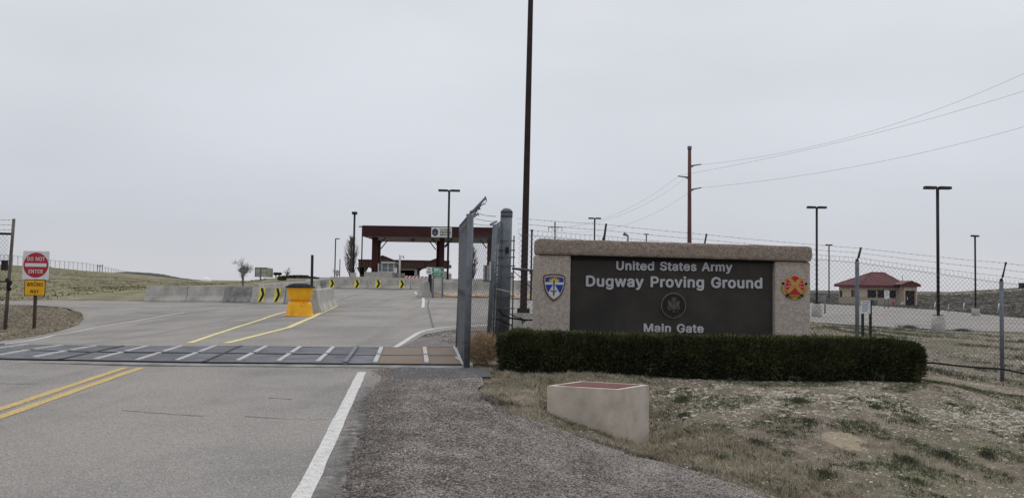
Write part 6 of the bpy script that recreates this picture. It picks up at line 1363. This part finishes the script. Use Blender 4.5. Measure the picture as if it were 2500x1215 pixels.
# larger single stones
def rockmesh(seed):
    random.seed(seed); bm = bmesh.new(); bmesh.ops.create_icosphere(bm, subdivisions=2, radius=1)
    for v in bm.verts: v.co *= 1+.35*MN.noise(v.co*1.3+Vector((seed, 0, 0)))+.12*MN.noise(v.co*4+Vector((0, seed, 0))); v.co.z *= .42; v.co.x *= 1.25
    me = bpy.data.meshes.new('rock'); bm.to_mesh(me); bm.free(); me.materials.append(MT['stone_single']); return me
RM = [rockmesh(i) for i in range(6)]
P = scatter_region(200, (1.3, 10.5), (8.6, 13.2), lambda x, y: offroad(x, y) & ~ingrav(x, y) & infront(x, y) & (y < 12.1-.02*x) & (RNG.uniform(0, 1, len(x)) < pile(x, y)*.9))
for i, (x, y) in enumerate(P):
    o = bpy.data.objects.new('rock', RM[i % 6]); COL.objects.link(o); s = random.uniform(.018, .045); o.location = (x, y, float(gsurf(x, y))+s*.12); o.scale = (s, s, s*random.uniform(.7, 1.2)); o.rotation_euler = (random.uniform(-.2, .2), random.uniform(-.2, .2), random.uniform(0, 6.28))
    px_ = proj((x, y, .0))[0]; tag(o, 'pale flat stone just right of the drain box' if px_ < 1750 else 'pale flat stone below the middle of the hedge' if px_ < 2000 else 'pale flat stone below the right end of the hedge' if px_ < 2280 else 'pale flat stone near the right edge below the fence post', 'rock', 'pale stones in front of the hedge')
# grass and weeds
def blades(name, P, nb, h0, h1, wd, m, spread, label, lean=.6, parent=None, seed=0):
    r = np.random.default_rng(seed); n = len(P)*nb; c0 = np.repeat(P, nb, 0); a = r.uniform(0, 6.28, n); rad = np.abs(r.normal(0, 1, n))*spread
    x = c0[:, 0]+np.cos(a)*rad; y = c0[:, 1]+np.sin(a)*rad; z = gsurf(x, y)-.005; h = r.uniform(h0, h1, n)*np.repeat(r.uniform(.6, 1.3, len(P)), nb); la = r.uniform(0, 6.28, n); ll = np.abs(r.normal(0, 1, n))*lean*h
    w_ = wd*r.uniform(.6, 1.4, n); wa = r.uniform(0, 6.28, n); dx, dy = np.cos(wa)*w_, np.sin(wa)*w_; tx, ty = x+np.cos(la)*ll, y+np.sin(la)*ll
    mxx, myy = x+np.cos(la)*ll*.35, y+np.sin(la)*ll*.35
    V_ = np.stack([np.stack([x-dx, y-dy, z], -1), np.stack([x+dx, y+dy, z], -1), np.stack([mxx+dx*.7, myy+dy*.7, z+h*.6], -1), np.stack([tx, ty, z+h], -1), np.stack([mxx-dx*.7, myy-dy*.7, z+h*.6], -1)], 1).reshape(-1, 3)
    F_ = np.arange(n*5).reshape(n, 5)
    if parent is not None: V_ = V_-np.array(parent.location)
    o = bulk(name, V_, F_, m, parent)
    if parent is None: tag(o, label, kind='stuff')
    return o
off2 = lambda x, y: offroad(x, y) & infront(x, y)
dens = lambda x, y, s, o1, o2, b_: RNG.uniform(0, 1, len(x)) < np.clip((nfield(x, y, s, o1, o2)+b_)*2.2, 0, 1)
P = scatter_region(4600, (.4, 11), (5.4, 13.5), lambda x, y: off2(x, y) & ~ingrav(x, y) & dens(x, y, 1.7, 2, 8, .05)); blades('green_weeds', P, 16, .008, .036, .003, 'grass', .045, 'short green weeds in the shallow ditch', seed=1)
P = scatter_region(2600, (.2, 11), (5.4, 14), lambda x, y: off2(x, y) & ~ingrav(x, y) & dens(x, y, 1.5, 12, 3, .0)); blades('dry_grass', P, 12, .008, .03, .0022, 'straw', .045, 'dry straw-coloured grass on the shoulder slope', seed=2)
P = scatter_region(1100, (-.5, 3.2), (7, 12.6), lambda x, y: off2(x, y) & (np.abs((x-.4)-(12-y)*.55) < .7)); P = P[:]; blades('dry_grass', P, 20, .02, .08, .0026, 'straw', .05, 'dry grass fringe between gravel and drain box', seed=3)
P = scatter_region(2200, (2, 22), (15.5, 42), lambda x, y: off2(x, y) & dens(x, y, .3, 1, 5, .1)); blades('green_weeds', P, 18, .03, .09, .006, 'grass', .12, 'green grass strip behind the fence', seed=4)
P = scatter_region(900, (2, 26), (15.5, 42), lambda x, y: off2(x, y) & dens(x, y, .3, 21, 5, .1)); blades('dry_grass', P, 16, .03, .09, .006, 'straw', .12, 'dry grass strip behind the fence', seed=5)
P = scatter_region(700, (-30, -10), (17, 40), lambda x, y: off2(x, y)); blades('dry_grass', P, 14, .03, .10, .007, 'straw', .12, 'dry grass on the mound at the left edge', seed=6)
P = scatter_region(9000, (-190, -28), (46, 260), lambda x, y: off2(x, y) & (x/y < -.3) & (RNG.uniform(0, 1, len(x)) < np.clip(90/y, .2, 1)) & dens(x, y, .09, 4, 4, .15)); P = P[:3200]; blades('hill_scrub', P, 6, .05, .16, .05, 'hill_green', .35, 'low scrub over the west slope', seed=7)
P = scatter_region(5000, (-190, -28), (46, 240), lambda x, y: off2(x, y) & (x/y < -.3) & dens(x, y, .08, 14, 4, .1)); blades('hill_straw', P, 6, .05, .14, .05, 'straw', .3, 'dry straw tufts over the west slope', seed=8)
P = scatter_region(4500, (28, 160), (62, 230), lambda x, y: off2(x, y) & (x/y > .30)); blades('sage_scrub', P, 12, .08, .24, .04, 'scrub', .30, 'grey sagebrush flat beyond the gatehouse', seed=9)
P = scatter_region(1500, (-.6, 2.2), (8.2, 12.4), lambda x, y: off2(x, y) & ~ingrav(x, y) & dens(x, y, 1.6, 7, 3, .25)); blades('dry_grass', P, 20, .015, .055, .0024, 'straw', .05, 'matted dry grass left of the drain box', seed=13)
P = scatter_region(500, (-.6, 2.2), (8.2, 12.4), lambda x, y: off2(x, y) & ~ingrav(x, y) & dens(x, y, 1.8, 17, 3, -.1)); blades('green_weeds', P, 18, .012, .04, .0026, 'sage', .05, 'grey-green weeds left of the drain box', seed=14)
# individual clumps of weed
clumps = [(1665, 975, .16, .10, 'grass', 'bright green weed clump just right of the drain box'), (1666, 1010, .10, .07, 'sage', 'dark weed clump right of the drain box corner'), (2010, 1160, .17, .07, 'grass', 'wide green weed clump near the bottom centre right'),
          (1975, 1030, .16, .05, 'sage', 'grey-green weed clump left of the bare tan patch'), (1950, 980, .16, .06, 'sage', 'grey-green weed clump below the hedge twigs'), (2215, 1120, .16, .08, 'sage', 'dark grey-green clump right of the bare tan patch'),
          (2310, 1110, .15, .08, 'sage', 'dark grey-green clump in the lower right'), (2412, 1118, .09, .10, 'sage', 'rounded dark clump near the right edge'), (1850, 1080, .14, .07, 'sage', 'grey weed clump in the ditch right of the drain box'),
          (1235, 1012, .11, .08, 'grass', 'green tuft on the gravel edge left of the drain box'), (1425, 1035, .07, .06, 'grass', 'small green tuft at the foot of the drain box'), (2230, 1025, .05, .07, 'sage', 'small upright dark tuft below the hedge end'),
          (2140, 990, .10, .06, 'sage', 'low dark weed clump below the right part of the hedge'), (1760, 1110, .22, .06, 'grass', 'long green grass patch in the ditch bottom'), (2240, 1175, .16, .06, 'grass', 'green clump at the bottom right of centre'), (2120, 1085, .10, .05, 'straw', 'dry tuft at the edge of the bare tan patch'),
          (2030, 800, .4, .2, 'sage', 'dark weed clump on the lot edge left of the notice board'), (2220, 800, .5, .22, 'sage', 'dark weed clump on the lot edge right of the notice board'), (2350, 808, .4, .2, 'sage', 'dark weed clump on the lot edge right of the tallest lamp'), (1230, 965, .08, .06, 'straw', 'straw tuft left of the drain box by the gravel'), (2325, 985, .06, .05, 'sage', 'small clump among the pale stones right of the hedge')]
for i, (px, py, sp_, h, m, lb_) in enumerate(clumps):
    p = Us([(px, py)])[0]; T_ = thing('weed_clump', lb_, 'weed', p, 0, 'weed clumps'); nC = int(500 if sp_ < .3 else 420)
    o = blades('leaves', np.array([[p.x, p.y]]), nC, h*.35, h, .003 if sp_ < .3 else .014, m, sp_*.55, '', .5, T_, seed=50+i)
# bare tan patch and sticks
for pts, lb_ in (([(2155, 1125), (2160, 1135), (2168, 1142), (2180, 1147)], 'pale crooked stick on the ground near the bottom right'), ([(1860, 1003), (1868, 1010), (1863, 1016)], 'short pale stick among the stones')):
    P_s = Us(pts); q = MB(); q.tube([p+Vector((0, 0, .012)) for p in P_s], [.006, .006, .005, .003][:len(pts)], 5); tag(q.build('stick', 'twig'), lb_, 'stick')
